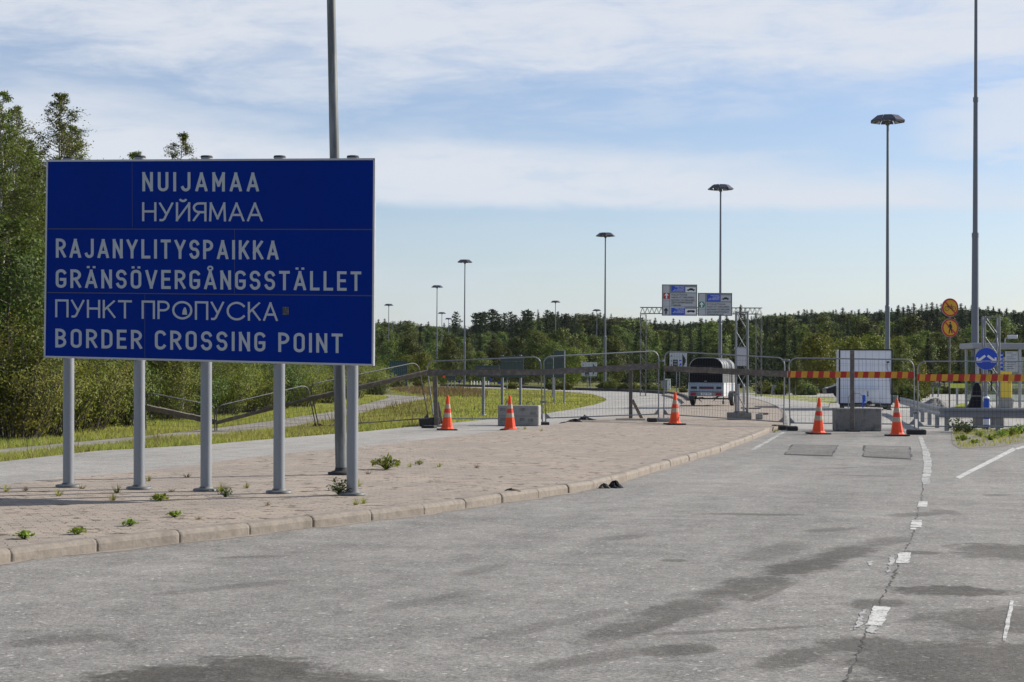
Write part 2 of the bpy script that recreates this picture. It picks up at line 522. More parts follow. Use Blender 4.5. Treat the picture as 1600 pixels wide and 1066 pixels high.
def asphalt_mat(name='worn asphalt', stains=(), tone=1.0):
    m_ = bpy.data.materials.new(name); m_.use_nodes = True
    t = NT(m_.node_tree)
    p = t.n('ShaderNodeTexCoord').outputs['Object']
    pz = t.vm('MULTIPLY', p, (1, 1, 0))
    big_ = t.noise(pz, .22, 4, .6, .5)
    med = t.noise(pz, 1.6, 5, .65, .3)
    med2 = t.noise(pz, 5.5, 4, .65, .2)
    fine_ = t.noise(pz, 42, 4, .75)
    grain = t.n('ShaderNodeTexVoronoi', {'Vector': pz, 'Scale': 46.0}, feature='F1')
    grain2 = t.n('ShaderNodeTexVoronoi', {'Vector': pz, 'Scale': 85.0}, feature='F1')
    sp = t.n('ShaderNodeSeparateColor', {0: grain.outputs['Color']})
    sp2 = t.n('ShaderNodeSeparateColor', {0: grain2.outputs['Color']})
    v = t.m('ADD', .198 * tone, t.m('MULTIPLY', t.m('SUBTRACT', big_, .5), .13))
    v = t.m('ADD', v, t.m('MULTIPLY', t.m('SUBTRACT', med, .5), .19))
    v = t.m('ADD', v, t.m('MULTIPLY', t.m('SUBTRACT', med2, .5), .14))
    la, lb = P(1322, 1066), P(1447, 722)
    lane = t.n('ShaderNodeMapping', {'Vector': pz, 'Rotation': (0, 0, math.atan2(lb.y - la.y, lb.x - la.x)), 'Scale': (18.0, 1.1, 1)}, vector_type='TEXTURE')
    trk = t.noise(lane.outputs[0], 1.0, 5, .62, .2)
    v = t.m('ADD', v, t.m('MULTIPLY', t.m('SUBTRACT', trk, .5), .15 * tone))
    v = t.m('ADD', v, t.m('MULTIPLY', t.m('SUBTRACT', fine_, .5), .14))
    v = t.m('ADD', v, t.m('MULTIPLY', t.m('SUBTRACT', sp.outputs[0], .5), .085))
    v = t.m('ADD', v, t.m('MULTIPLY', t.m('SUBTRACT', sp2.outputs[0], .5), .09))
    # a few pale stones and glints of worn aggregate
    v = t.m('ADD', v, t.mapr(sp.outputs[1], .97, 1.0, 0.0, .22))
    cc = t.n('ShaderNodeCombineXYZ', {0: t.m('MULTIPLY', v, 1.035), 1: v, 2: t.m('MULTIPLY', v, .92)})
    c = cc.outputs[0]
    rough = .82
    if stains:
        warp = t.m('ADD', t.m('MULTIPLY', t.m('SUBTRACT', t.noise(pz, 1.5, 6, .7, .8), .5), 1.9), t.m('MULTIPLY', t.m('SUBTRACT', t.noise(pz, 9.0, 5, .75, .4), .5), 1.1))
        tot = None
        for st in stains:
            k = stain(t, pz, warp, *st)
            tot = k if tot is None else t.m('MAXIMUM', tot, k)
        tot = t.m('MULTIPLY', tot, t.mapr(med2, .3, .6, .7, 1.0))
        c = t.mix(tot, c, t.mix(1.0, c, (.20, .185, .16, 1), 'MULTIPLY'))
    bp = t.n('ShaderNodeBump', {'Strength': .55, 'Distance': .012, 'Height': t.m('ADD', fine_, t.m('MULTIPLY', sp.outputs[2], .6))})
    bs = t.n('ShaderNodeBsdfPrincipled', {'Base Color': c, 'Roughness': rough, 'Specular IOR Level': .32, 'Normal': bp.outputs[0]})
    t.n('ShaderNodeOutputMaterial', {'Surface': bs.outputs[0]})
    return m_


STAINS = [
    ((1362, 850), (1275, 880), .55, .55, 1.0), ((1310, 866), (1190, 908), .62, .62, 1.0), ((1230, 893), (1100, 940), .55, .55, 1.0), ((1130, 928), (1010, 975), .48, .50, 1.0), ((1040, 962), (900, 1012), .42, .40, 1.0),
    ((1110, 944), (960, 1004), .16, .5, 1.0), ((960, 995), (1345, 975), .14, .38, 1.0), ((1420, 836), (1350, 856), .4, .35, 1.0), ((1260, 845), (1150, 880), .5, .28, 1.0), ((1250, 905), (1160, 945), .12, .45, 1.0),
    ((700, 1010), (980, 950), .25, .25, 1.0), ((560, 960), (760, 920), .3, .22, 1.0), ((240, 930), (480, 905), .3, .25, 1.0), ((820, 1050), (1020, 1010), .3, .35, 1.0),
    ((1392, 921), (1580, 926), .62, .62, .7), ((1330, 952), (1400, 936), .45, .5, 1.0), ((1275, 1000), (1425, 1014), .75, .55, 1.0),
    ((1180, 1054), (1300, 1005), .42, .5, 1.0), ((1000, 1022), (1110, 1008), .35, .5, 1.0), ((1560, 850), (1640, 880), 1.3, .5, .8), ((1420, 1075), (1720, 1005), 2.0, .55, 1.0),
    ((1470, 990), (1720, 955), 1.3, .5, 1.0), ((1500, 866), (1570, 872), .5, .35, 1.0), ((90, 1078), (400, 1046), .9, .62, .8), ((330, 1030), (470, 1060), .8, .62, .8), ((380, 1052), (700, 1090), .8, .55, .9), ((1405, 861), (1470, 866), .35, .5, 1.0),
    ((1270, 741), (1440, 746), .30, .42, 1.0), ((1290, 733), (1360, 729), .2, .4, 1.0), ((1085, 803), (1270, 805), .38, .45, 1.0), ((1035, 877), (1075, 875), .25, .5, 1.0),
    ((1380, 808), (1490, 800), .5, .42, 1.0), ((1240, 833), (1350, 824), .35, .38, 1.0), ((1460, 796), (1500, 806), .35, .35, 1.0), ((0, 1010), (190, 990), .4, .28, 1.0), ((330, 872), (470, 868), .25, .32, 1.0),
    ((1540, 775), (1580, 772), .35, .4, 1.0), ((640, 676), (740, 670), 1.2, .35, 1.0), ((360, 700), (440, 697), .35, .4, 1.0), ((700, 905), (790, 880), .3, .3, 1.0), ((930, 845), (1010, 835), .4, .28, 1.0),
]
asphalt = asphalt_mat('worn asphalt', STAINS)
asphalt_dark = asphalt_mat('patch asphalt', (), .70)

ground_m = ground_mat()
gm_ = MB()
gm_.add([(-700, -150, -.03), (700, -150, -.03), (700, 950, -.03), (-700, 950, -.03)], [(0, 1, 2, 3)])
g = gm_.build('ground', ground_m); g['kind'] = 'structure'

# --- asphalt sheet: near road, left branch, loop and the road beyond the barrier
left_up = [(-150, 739), (0, 722), (150, 705), (315, 695.6), (427, 686), (560, 675.5), (644, 667), (718, 660), (855, 646), (898, 639), (931, 632),
           (945, 627.5), (948, 624.5), (942, 621), (926, 616.5), (870, 611), (785, 607.6), (684, 605.3)]
outer = [(684, 603.6), (785, 605.6), (900, 609.6), (960, 611.5), (984, 612.5), (1027, 615), (1045, 614)]
far_r = [(1100, 613.2), (1300, 614), (1430, 614.5), (1700, 615.8), (2100, 618)]
road_poly = [(-40, -12), (-40, 27)] + [P(*q)[:2] for q in left_up] + [P(*q)[:2] for q in outer] + [P(*q)[:2] for q in far_r] + [(70, -12)]
sheet('road', road_poly, 0.0, asphalt)
asphalt_light = asphalt_mat('dusty asphalt with grazing light', (), 1.4)  # raised tone paints in the side road's brightness at a grazing angle
isl_side = [(1066, 626), (1069, 629), (1058, 636.5), (1040, 642), (1000, 648), (912, 656), (837, 667), (777, 673), (687, 684), (560, 698), (525, 701), (390, 714), (307, 726), (206, 737), (75, 748), (0, 757), (-150, 772)]
loop_poly = [P(*q)[:2] for q in left_up] + [P(x_, y_ + .3)[:2] for x_, y_ in outer[:6]] + [P(1045, 617.5)[:2], P(1058, 621.5)[:2]] + [P(x_, y_ + 5)[:2] for x_, y_ in isl_side]
sheet('side_road', loop_poly, .004, asphalt_light)
far_poly = [(1226, 670), (1300, 672), (1372, 671), (1440, 676), (1470, 674), (1600, 673), (2100, 672), (2100, 618.4), (1700, 616.2), (1430, 614.9), (1300, 614.4), (1120, 613.6), (1120, 616.5), (1150, 619.2), (1178, 623.6), (1199, 630), (1212.5, 637), (1221, 644), (1224, 655)]
sheet('far_road', [P(*q)[:2] for q in far_poly], .004, asphalt_light)

# --- gravel path on the left
path_lo = [(-150, 722), (0, 709.5), (94, 701), (239, 686), (340, 679.5), (426, 672), (520, 658), (562, 647), (620, 634), (674, 623)]
path_hi = [(668, 620), (640, 618.5), (595, 616), (560, 612.5), (520, 611.3), (520, 612.6), (562, 615), (588, 617.6), (609, 621), (590, 626), (562, 633), (520, 643), (426, 656.6), (340, 668), (239, 679), (0, 701), (-150, 711)]
sheet('gravel_path', [P(*q)[:2] for q in path_lo + path_hi], -.015, gravel_path_mat())

# --- brick paved traffic island
KH = .12
kerb_px = [(-260, 921), (-120, 897), (0, 881), (112, 867), (247, 853), (364, 839.5), (466, 827.5), (556, 817), (635, 808), (704, 799), (760, 790), (809, 783), (852, 777), (895, 770),
           (942, 761), (987, 748.5), (1044, 731), (1100, 714), (1127, 706), (1155, 695), (1182, 685), (1204, 675.5)]
kerb_base = [P(*q) for q in kerb_px]
kerb_line = smooth_line(kerb_base, 5)
right_curve = [P(x, y, KH) for x, y in ((1225, 664.5), (1223.5, 654), (1221, 643), (1212.5, 636), (1199, 629.5), (1178, 623.2), (1150, 618.8), (1120, 616.2), (1085, 614.8))]
left_edge = [P(x, y, KH) for x, y in ((1045, 614.8), (1034, 616), (1052, 619.6), (1064, 624), (1069, 629), (1058, 636.5), (1040, 642), (1000, 648), (912, 656), (837, 667), (777, 673), (687, 684), (560, 698), (525, 701), (390, 714), (307, 726),
                                      (206, 737), (75, 748), (0, 757), (-150, 772), (-260, 783))]


def island_mat():
    m_ = bpy.data.materials.new('brick paving'); m_.use_nodes = True
    t = NT(m_.node_tree)
    p = t.n('ShaderNodeTexCoord').outputs['Object']
    pz = t.vm('MULTIPLY', p, (1, 1, 0))
    wv = t.noise(pz, 3.0, 3, .6)
    mp = t.n('ShaderNodeMapping', {'Vector': pz, 'Rotation': (0, 0, R(-22))})
    br = t.n('ShaderNodeTexBrick', {'Vector': mp.outputs[0], 'Color1': (.372, .325, .275, 1), 'Color2': (.312, .273, .232, 1), 'Mortar': (.305, .265, .222, 1),
                                    'Scale': 1.0, 'Mortar Size': .007, 'Mortar Smooth': .35, 'Bias': -.1, 'Brick Width': .21, 'Row Height': .105})
    a = t.noise(pz, .55, 5, .62); b = t.noise(pz, 2.6, 6, .68, .4); c_ = t.noise(pz, 26, 4, .7)
    c = br.outputs[0]
    c = t.mix(t.mapr(a, .35, .68), t.mix(1.0, c, (.86, .86, .87, 1), 'MULTIPLY'), t.mix(1.0, c, (1.06, 1.03, 1.0, 1), 'MULTIPLY'))
    # dirt and moss in the joints, in patches
    mort = t.m('MULTIPLY', br.outputs['Fac'], t.mapr(b, .44, .60))
    c = t.mix(t.m('MULTIPLY', mort, .7), c, (.05, .045, .03, 1))
    grime = t.mapr(t.noise(pz, 1.1, 7, .72, .9), .60, .72)
    # more grime towards the barrier, where the island has been driven and swept over
    sx = t.n('ShaderNodeSeparateXYZ', {0: p})
    near = t.mapr(sx.outputs[1], 36, 52, .35, .9)
    c = t.mix(t.m('MULTIPLY', grime, near), c, (.115, .085, .055, 1))
    spots = t.m('MULTIPLY', t.mapr(t.noise(pz, 4.2, 6, .72, .5), .535, .62), t.mapr(a, .38, .56, .25, .95))
    c = t.mix(spots, c, (.075, .06, .042, 1))
    c = t.mix(t.mapr(c_, .3, .7, .0, .35), c, t.mix(1.0, c, (.62, .6, .58, 1), 'MULTIPLY'))
    bp = t.n('ShaderNodeBump', {'Strength': .7, 'Distance': .012, 'Height': t.m('ADD', t.m('MULTIPLY', br.outputs['Fac'], -.8), t.m('MULTIPLY', c_, .5))})
    bs = t.n('ShaderNodeBsdfPrincipled', {'Base Color': c, 'Roughness': .9, 'Specular IOR Level': .2, 'Normal': bp.outputs[0]})
    t.n('ShaderNodeOutputMaterial', {'Surface': bs.outputs[0]})
    return m_


def offset_line(pts, d):
    res = []
    for i, p in enumerate(pts):
        t = (pts[min(i + 1, len(pts) - 1)] - pts[max(i - 1, 0)]); t.z = 0; t.normalize()
        res.append(p + Vector((-t.y, t.x, 0)) * d)
    return res


KW = .16
inner = offset_line(kerb_line, KW + .004)
isl = [(p.x, p.y) for p in inner] + [(p.x, p.y) for p in smooth_line(right_curve, 4)] + [(p.x, p.y) for p in left_edge]
sheet('paved_island', isl, KH - .006, island_mat(), skirt=.16)

# kerb stones: one continuous setting object, cut into 1 m stones with open joints
kerb_m = M('worn kerb stone', (.235, .205, .172), .9, 0, .6, 2.2, bump=.8, c2=(.15, .128, .106))


def kerb_run(name, line, width, h, mat, stone=1.0, gap=.018, rnd=0):
    rng_ = random.Random(rnd)
    cum = [0.0]
    for i in range(1, len(line)): cum.append(cum[-1] + (line[i] - line[i - 1]).length)

    def at_(s):
        s = min(max(s, 0), cum[-1])
        for i in range(1, len(line)):
            if cum[i] >= s:
                k = (s - cum[i - 1]) / max(cum[i] - cum[i - 1], 1e-6)
                return line[i - 1].lerp(line[i], k)
        return line[-1]
    mb = MB()
    n = int(cum[-1] / stone)
    prof = [(0, -.05), (0, h * .62), (.012, h * .84), (.035, h * .97), (.06, h), (width, h), (width, -.05)]
    for i in range(n):
        s0, s1 = i * stone + gap / 2, (i + 1) * stone - gap / 2
        a, b = at_(s0), at_(s1)
        t = (b - a); t.z = 0; t.normalize(); nr = Vector((-t.y, t.x, 0))
        dz = [rng_.uniform(-.006, .008) for _ in range(2)]; dn = rng_.uniform(-.008, .008)
        vs, fs = [], []
        stn = [0, .012, .03, .5, .97, .988, 1]
        for k, q in enumerate(stn):
            sh = .010 if q in (0, 1) else (.003 if q in (.012, .988) else 0)
            for j, (x, z) in enumerate(prof):
                xx = x + (sh if j in (0, 1, 2, 3) else 0) + dn
                zz = z - (sh if j in (3, 4, 5) else 0) + (0 if j in (0, 6) else dz[0] * (1 - q) + dz[1] * q)
                vs.append(a.lerp(b, q) + nr * xx + Vector((0, 0, zz)))
        m_ = len(prof)
        for k in range(len(stn) - 1):
            for j in range(m_ - 1):
                fs.append((k * m_ + j, (k + 1) * m_ + j, (k + 1) * m_ + j + 1, k * m_ + j + 1))
        fs.append(tuple(range(m_))); fs.append(tuple(range((len(stn) - 1) * m_, len(stn) * m_))[::-1])
        mb.add(vs, fs)
    o = mb.build(name, mat); o['kind'] = 'structure'
    return o


kerb_run('kerb', kerb_line, KW, KH, kerb_m, 1.0, .012, 3)
grit = M('sand and grit', (.27, .235, .195), .95, 0, .5, 7, c2=(.15, .14, .13))
gl_ = offset_line(kerb_line, .03); gr_ = []
rgk = random.Random(4)
for i, p in enumerate(offset_line(kerb_line, 0)):
    t_ = (kerb_line[min(i + 1, len(kerb_line) - 1)] - kerb_line[max(i - 1, 0)]); t_.z = 0; t_.normalize()
    gr_.append(p - Vector((-t_.y, t_.x, 0)) * max(.012, .05 + .05 * math.sin(i * .8) + rgk.uniform(-.03, .05)))
sheet('kerb_grit', [(p.x, p.y) for p in gl_] + [(p.x, p.y) for p in gr_[::-1]], .003, grit)
rc = smooth_line([Vector((p.x, p.y, 0)) for p in right_curve], 4)
kerb_run('kerb', offset_line(rc, -.15), .15, KH, M('dark kerb stone', (.15, .14, .13), .9, 0, .3, 4, bump=.4), 1.0, .02, 4)
# raised outer kerb of the loop, with the strip of earth behind it
oc = smooth_line([P(x, y) for x, y in ((1069, 629.5), (1062, 623.5), (1050, 619), (1027, 615.4), (984, 612.7), (960, 611.7), (900, 609.8), (785, 605.8), (684, 603.8))], 5)
kerb_run('kerb', offset_line(oc, -.26)[::-1], .22, .24, M('kerb with painted shade', (.045, .043, .04), .9, 0, .3, 4), 1.0, .015, 5)  # near-black colour stands in for shade on the face towards the camera

# --- painted markings and patches (sheets 4 mm apart)
mk = bpy.data.materials.new('worn road paint'); mk.use_nodes = True
_t = NT(mk.node_tree)
_p = _t.n('ShaderNodeTexCoord').outputs['Object']
_a = _t.noise(_p, 5, 5, .7); _b2 = _t.noise(_p, 40, 4, .75)
_c = _t.mix(_t.mapr(_t.m('ADD', _t.m('MULTIPLY', _a, .6), _t.m('MULTIPLY', _b2, .4)), .47, .58), (.52, .52, .49, 1), (.20, .20, .19, 1))
_t.n('ShaderNodeOutputMaterial', {'Surface': _t.n('ShaderNodeBsdfPrincipled', {'Base Color': _c, 'Roughness': .75}).outputs[0]})
mkw = bpy.data.materials.new('nearly worn off road paint'); mkw.use_nodes = True
_t = NT(mkw.node_tree)
_p = _t.n('ShaderNodeTexCoord').outputs['Object']
_a = _t.noise(_p, 3, 5, .7); _b2 = _t.noise(_p, 34, 4, .75)
_c = _t.mix(_t.mapr(_t.m('ADD', _t.m('MULTIPLY', _a, .5), _t.m('MULTIPLY', _b2, .5)), .44, .58), (.42, .42, .40, 1), (.13, .13, .128, 1))
_t.n('ShaderNodeOutputMaterial', {'Surface': _t.n('ShaderNodeBsdfPrincipled', {'Base Color': _c, 'Roughness': .8}).outputs[0]})


def rag(quad, n=10, amp=.012, seed=0):
    """paint outline with ragged edges"""
    rg = random.Random(seed); pts = []
    q = [P(*a) for a in quad]
    for i in range(len(q)):
        a, b = q[i], q[(i + 1) % len(q)]
        for j in range(n):
            p = a.lerp(b, j / n)
            pts.append((p.x + rg.uniform(-amp, amp), p.y + rg.uniform(-amp, amp)))
    return pts


for i, q in enumerate([[(1435, 784), (1449.5, 784), (1449, 792.5), (1432.5, 792.5)], [(1424, 813.5), (1441.5, 813.5), (1439, 824.5), (1422, 824.5)],
                       [(1404.5, 863.5), (1424, 864), (1419, 881), (1399, 880.5)], [(1366.5, 947.6), (1391, 949), (1378, 979), (1352, 977)],
                       [(1493, 746), (1499, 748.5), (1588, 703), (1583, 700)], [(1579, 938), (1585, 939), (1572, 1003), (1566, 1002)], [(1586, 701), (1590, 703), (1640, 688), (1634, 686)],
                       [(1423, 825.5), (1432, 825.5), (1431, 828), (1423, 828)]]):
    sheet('lane_marking', rag(q, 12, .004 if i == 5 else .010, i), .004, mk)
for i, q in enumerate([[(1346, 954), (1356, 952), (1345, 978), (1336, 984)], [(1392, 868), (1400, 866), (1391, 893), (1384, 898)], [(1356, 878), (1366, 876), (1362, 884), (1356, 884)],
                       [(1434, 682), (1441, 682), (1449, 702), (1441, 702)], [(1441, 702.5), (1451, 702.5), (1456, 722), (1453, 757), (1441, 757), (1443, 722)],
                       [(1172, 703), (1180, 703), (1228, 675.5), (1222, 675.5)], [(1359, 977), (1372, 979), (1366, 990), (1354, 988)]]):
    sheet('worn_marking', rag(q, 14, .014, 20 + i), .004, mkw)
for i, q in enumerate([[(1239.5, 695.5), (1307.5, 697), (1298.5, 712.5), (1227, 710)], [(1352.5, 697), (1421, 699), (1423, 717.5), (1349, 713.5)]]):
    sheet('patch_edge', rag([(a + (-1.6 if k in (0, 3) else 1.6), b + (-.8 if k < 2 else 1.0)) for k, (a, b) in enumerate(q)], 9, .03, 42 + i), .004, M('tar seam', (.03, .03, .03), .7))
    sheet('asphalt_patch', rag(q, 9, .02, 40 + i), .008, asphalt_dark)
# open joint beside the lane dashes
jl = [(1447, 722), (1443, 745), (1441, 770), (1437, 790), (1430, 815), (1425, 835), (1414, 862), (1400, 893), (1391, 912), (1374, 942), (1356, 985), (1341, 1020), (1322, 1066)]
rg = random.Random(8); wl = smooth_line([P(*q) for q in jl], 14)
lp, rp = [], []
for i, p in enumerate(wl):
    w = rg.uniform(.002, .012) * (1.0 if rg.random() < .7 else .15)
    ofs = rg.uniform(-.02, .02)
    lp.append((p.x - w + ofs, p.y)); rp.append((p.x + w + ofs, p.y))
sheet('joint_crack', lp + rp[::-1], .0025, M('dark crack filler', (.05, .047, .044), .9, 0, .4, 10))

# --- hills behind the border zone
def hill_z(x, y):
    t = min(max((y - 300) / 330, 0), 1)
    t = t * t * (3 - 2 * t)
    return -.5 + t * (9.5 + 2.2 * math.sin(x * .013 + .6) + 1.3 * math.sin(x * .031 + 2))


V, F = [], []
xs = np.linspace(-420, 520, 60); ys = np.linspace(280, 900, 40)
for y in ys:
    for x in xs: V.append((x, y, hill_z(x, y)))
for j in range(len(ys) - 1):
    for i in range(len(xs) - 1):
        a = j * len(xs) + i
        F.append((a, a + 1, a + 1 + len(xs), a + len(xs)))
o = np_mesh('hills', V, F, M('forest floor', (.035, .04, .018), .95, 0, .4, .2), smooth=True); o['kind'] = 'structure'

# ================================================================== lettering (stroke letters)
def arc(cx, cy, rx, ry, a0, a1, n=9):
    return [(cx + rx * math.cos(R(a0 + (a1 - a0) * i / (n - 1))), cy + ry * math.sin(R(a0 + (a1 - a0) * i / (n - 1)))) for i in range(n)]


def glyphs(w, cyr=False):
    r = w / 2
    G = {}
    ov = [(0, 1 - r)] + arc(r, 1 - r, r, r, 180, 0)[1:] + arc(r, r, r, r, 0, -180) + [(0, 1 - r)]
    G['N'] = (w, [[(0, 0), (0, 1), (w, 0), (w, 1)]])
    G['U'] = (w, [[(0, 1), (0, r)] + arc(r, r, r, r, 180, 360)[1:] + [(w, 1)]])
    G['I'] = (0, [[(0, 0), (0, 1)]])
    G['J'] = (w * .85, [[(w * .85, 1), (w * .85, r)] + arc(w * .425, r, w * .425, r, 0, -165)[1:]])
    G['A'] = (w * 1.2, [[(0, 0), (w * .6, 1), (w * 1.2, 0)], [(w * .2, .27), (w * 1.0, .27)]])
    G['M'] = (w * 1.25, [[(0, 0), (0, 1), (w * .625, .3), (w * 1.25, 1), (w * 1.25, 0)]])
    bowl = [(0, 1), (w - .25, 1)] + arc(w - .25, .74, .25, .26, 90, -90)[1:] + [(0, .48)]
    G['P'] = (w, [[(0, 0), (0, 1)], bowl])
    G['R'] = (w, [[(0, 0), (0, 1)], bowl, [(w * .45, .48), (w * 1.02, 0)]])
    G['Y'] = (w * 1.15, [[(0, 1), (w * .575, .43), (w * 1.15, 1)], [(w * .575, .43), (w * .575, 0)]])
    G['L'] = (w * .85, [[(0, 1), (0, 0), (w * .85, 0)]])
    G['T'] = (w, [[(0, 1), (w, 1)], [(r, 1), (r, 0)]])
    G['S'] = (w, [arc(r, .75, r, .25, 22, 180)[:-1] + arc(r, .75, r, .25, 180, 255, 5) + arc(r, .26, r, .26, 75, 0, 5) + arc(r, .26, r, .26, 0, -160)[1:]])
    G['K'] = (w * 1.05, [[(0, 0), (0, 1)], [(w, 1), (0, .34)], [(w * .36, .56), (w * 1.05, 0)]])
    G['G'] = (w, [arc(r, 1 - r, r, r, 20, 180) + arc(r, r, r, r, 180, 360) + [(w, .45), (w * .52, .45)]])
    G['C'] = (w, [arc(r, 1 - r, r, r, 20, 180) + arc(r, r, r, r, 180, 340)])
    G['O'] = (w, [ov]); G['E'] = (w * .85, [[(w * .85, 1), (0, 1), (0, 0), (w * .85, 0)], [(0, .52), (w * .75, .52)]])
    G['V'] = (w * 1.15, [[(0, 1), (w * .575, 0), (w * 1.15, 1)]])
    G['B'] = (w, [[(0, 0), (0, 1), (w - .27, 1)] + arc(w - .27, .76, .24, .24, 90, -90)[1:] + [(0, .52)], [(w - .26, .52)] + arc(w - .26, .26, .26, .26, 90, -90)[1:] + [(0, 0)]])
    G['D'] = (w, [[(0, 0), (0, 1), (w - r * 1.2, 1)] + arc(w - r * 1.2, 1 - r * 1.2, r * 1.2, r * 1.2, 90, 0)[1:] + arc(w - r * 1.2, r * 1.2, r * 1.2, r * 1.2, 0, -90) + [(0, 0)]])
    dots = lambda ww: [[(ww * .5 - .15, 1.17), (ww * .5 - .15, 1.30)], [(ww * .5 + .15, 1.17), (ww * .5 + .15, 1.30)]]
    G['Ä'] = (G['A'][0], G['A'][1] + dots(G['A'][0])); G['Ö'] = (w, G['O'][1] + dots(w))
    G['Å'] = (G['A'][0], G['A'][1] + [arc(G['A'][0] / 2, 1.21, .115, .115, 0, 360, 13)])
    # Cyrillic
    C = {}
    rr = .5
    C['Н'] = (w, [[(0, 0), (0, 1)], [(w, 0), (w, 1)], [(0, .52), (w, .52)]])
    C['У'] = (w, [[(0, 1), (w * .52, .36)], [(w, 1), (w * .45, .22), (w * .36, .08), (w * .22, .0), (w * .04, 0)]])
    C['И'] = (w, [[(0, 1), (0, 0), (w, 1), (w, 0)]])
    C['Й'] = (w, C['И'][1] + [arc(w / 2, 1.28, .16, .14, 190, 350, 9)])
    C['Я'] = (w * .95, [[(w * .95, 0), (w * .95, 1), (.27, 1)] + arc(.27, .74, .27, .26, 90, 270)[1:] + [(w * .95, .48)], [(w * .48, .48), (0, 0)]])
    C['М'] = (w * 1.22, [[(0, 0), (w * .06, 1), (w * .61, .12), (w * 1.16, 1), (w * 1.22, 0)]])
    C['А'] = (w * 1.12, [[(0, 0), (w * .56, 1), (w * 1.12, 0)], [(w * .18, .32), (w * .94, .32)]])
    C['П'] = (w, [[(0, 0), (0, 1), (w, 1), (w, 0)]])
    C['К'] = (w * .95, [[(0, 0), (0, 1)], [(w * .9, 1), (0, .42)], [(w * .3, .6), (w * .95, 0)]])
    C['Т'] = (w * 1.05, [[(0, 1), (w * 1.05, 1)], [(w * .525, 1), (w * .525, 0)]])
    C['Р'] = (w * .9, [[(0, 0), (0, 1), (w * .9 - .27, 1)] + arc(w * .9 - .27, .74, .27, .26, 90, -90)[1:] + [(0, .48)]])
    C['О'] = (1.0, [arc(.5, .5, .5, .5, 0, 360, 25)])
    C['С'] = (.92, [arc(.5, .5, .5, .5, 38, 322, 19)])
    G.update(C)
    return G


def ribbon(pts, th):
    """centre line -> left and right rails with mitred corners (2-D)"""
    n = len(pts); L, Rr = [], []
    closed = (abs(pts[0][0] - pts[-1][0]) + abs(pts[0][1] - pts[-1][1])) < 1e-6
    for i in range(n):
        p = Vector(pts[i])
        if closed:
            a, b = Vector(pts[i - 1 if i > 0 else n - 2]), Vector(pts[i + 1 if i < n - 1 else 1])
        else:
            a, b = Vector(pts[max(i - 1, 0)]), Vector(pts[min(i + 1, n - 1)])
        d1 = (p - a) if (p - a).length > 1e-9 else (b - p)
        d2 = (b - p) if (b - p).length > 1e-9 else (p - a)
        d1, d2 = d1.normalized(), d2.normalized()
        n1, n2 = Vector((-d1.y, d1.x)), Vector((-d2.y, d2.x))
        mm = n1 + n2
        if mm.length < 1e-6: mm = n1
        mm.normalize()
        k = min(1 / max(mm.dot(n1), .42), 1.9)
        L.append(p + mm * th / 2 * k); Rr.append(p - mm * th / 2 * k)
    return L, Rr


def text_strokes(s, G, th, gap, space=.5):
    """list of strokes in units of the cap height and the total width"""
    x = th / 2; out_ = []
    for ch in s:
        if ch == ' ':
            x += space; continue
        w, strokes = G[ch]
        for st in strokes:
            out_.append([(x + a, th / 2 + b * (1 - th)) for a, b in st])
        x += w + th + gap
    return out_, x - gap - th / 2


def write_line(mb, s, G, th, gap, x0, x1, yb0, yb1, h0, h1, place, space=.5):
    """letters between pixel x0 and x1 of the sign; place() puts a pixel on the sign's plane"""
    st, W = text_strokes(s, G, th, gap, space)
    k = (x1 - x0) / W
    for j, pl in enumerate(st):
        q = []
        for a, b in pl:
            f = a / W
            q.append((x0 + a * k, -(yb0 + (yb1 - yb0) * f - b * (h0 + (h1 - h0) * f))))
        acc = max(b for a, b in pl) > 1.04
        tp_ = th * (h0 + h1) / 2
        if acc and len(q) > 8 and (Vector(q[0]) - Vector(q[-1])).length < 1e-6: tp_ *= .6
        # sharp corners are cut into separate bars, every free end gets a square cap
        parts, cur = [], [Vector(q[0])]
        for i in range(1, len(q)):
            cur.append(Vector(q[i]))
            if i < len(q) - 1:
                d1, d2 = (Vector(q[i]) - Vector(q[i - 1])).normalized(), (Vector(q[i + 1]) - Vector(q[i])).normalized()
                if d1.dot(d2) < .35:
                    parts.append(cur); cur = [Vector(q[i])]
        parts.append(cur)
        for jj, pp in enumerate(parts):
            if (pp[0] - pp[-1]).length > 1e-6 and not acc:
                pp[0] = pp[0] + (pp[0] - pp[1]).normalized() * tp_ / 2
                pp[-1] = pp[-1] + (pp[-1] - pp[-2]).normalized() * tp_ / 2
            L, Rr = ribbon([tuple(p) for p in pp], tp_)
            dz = .0018 + .0003 * ((j * 3 + jj) % 8)
            out_ = []
            for p in L + Rr:
                f = (p.x - x0) / max(x1 - x0, 1e-6)
                yb_ = -(yb0 + (yb1 - yb0) * f); hh_ = h0 + (h1 - h0) * f
                y_ = p.y if acc else min(max(p.y, yb_), yb_ + hh_)
                out_.append(place(p.x, -y_, dz))
            n = len(L)
            mb.add(out_, [(n + i, n + i + 1, i + 1, i) for i in range(n - 1)])


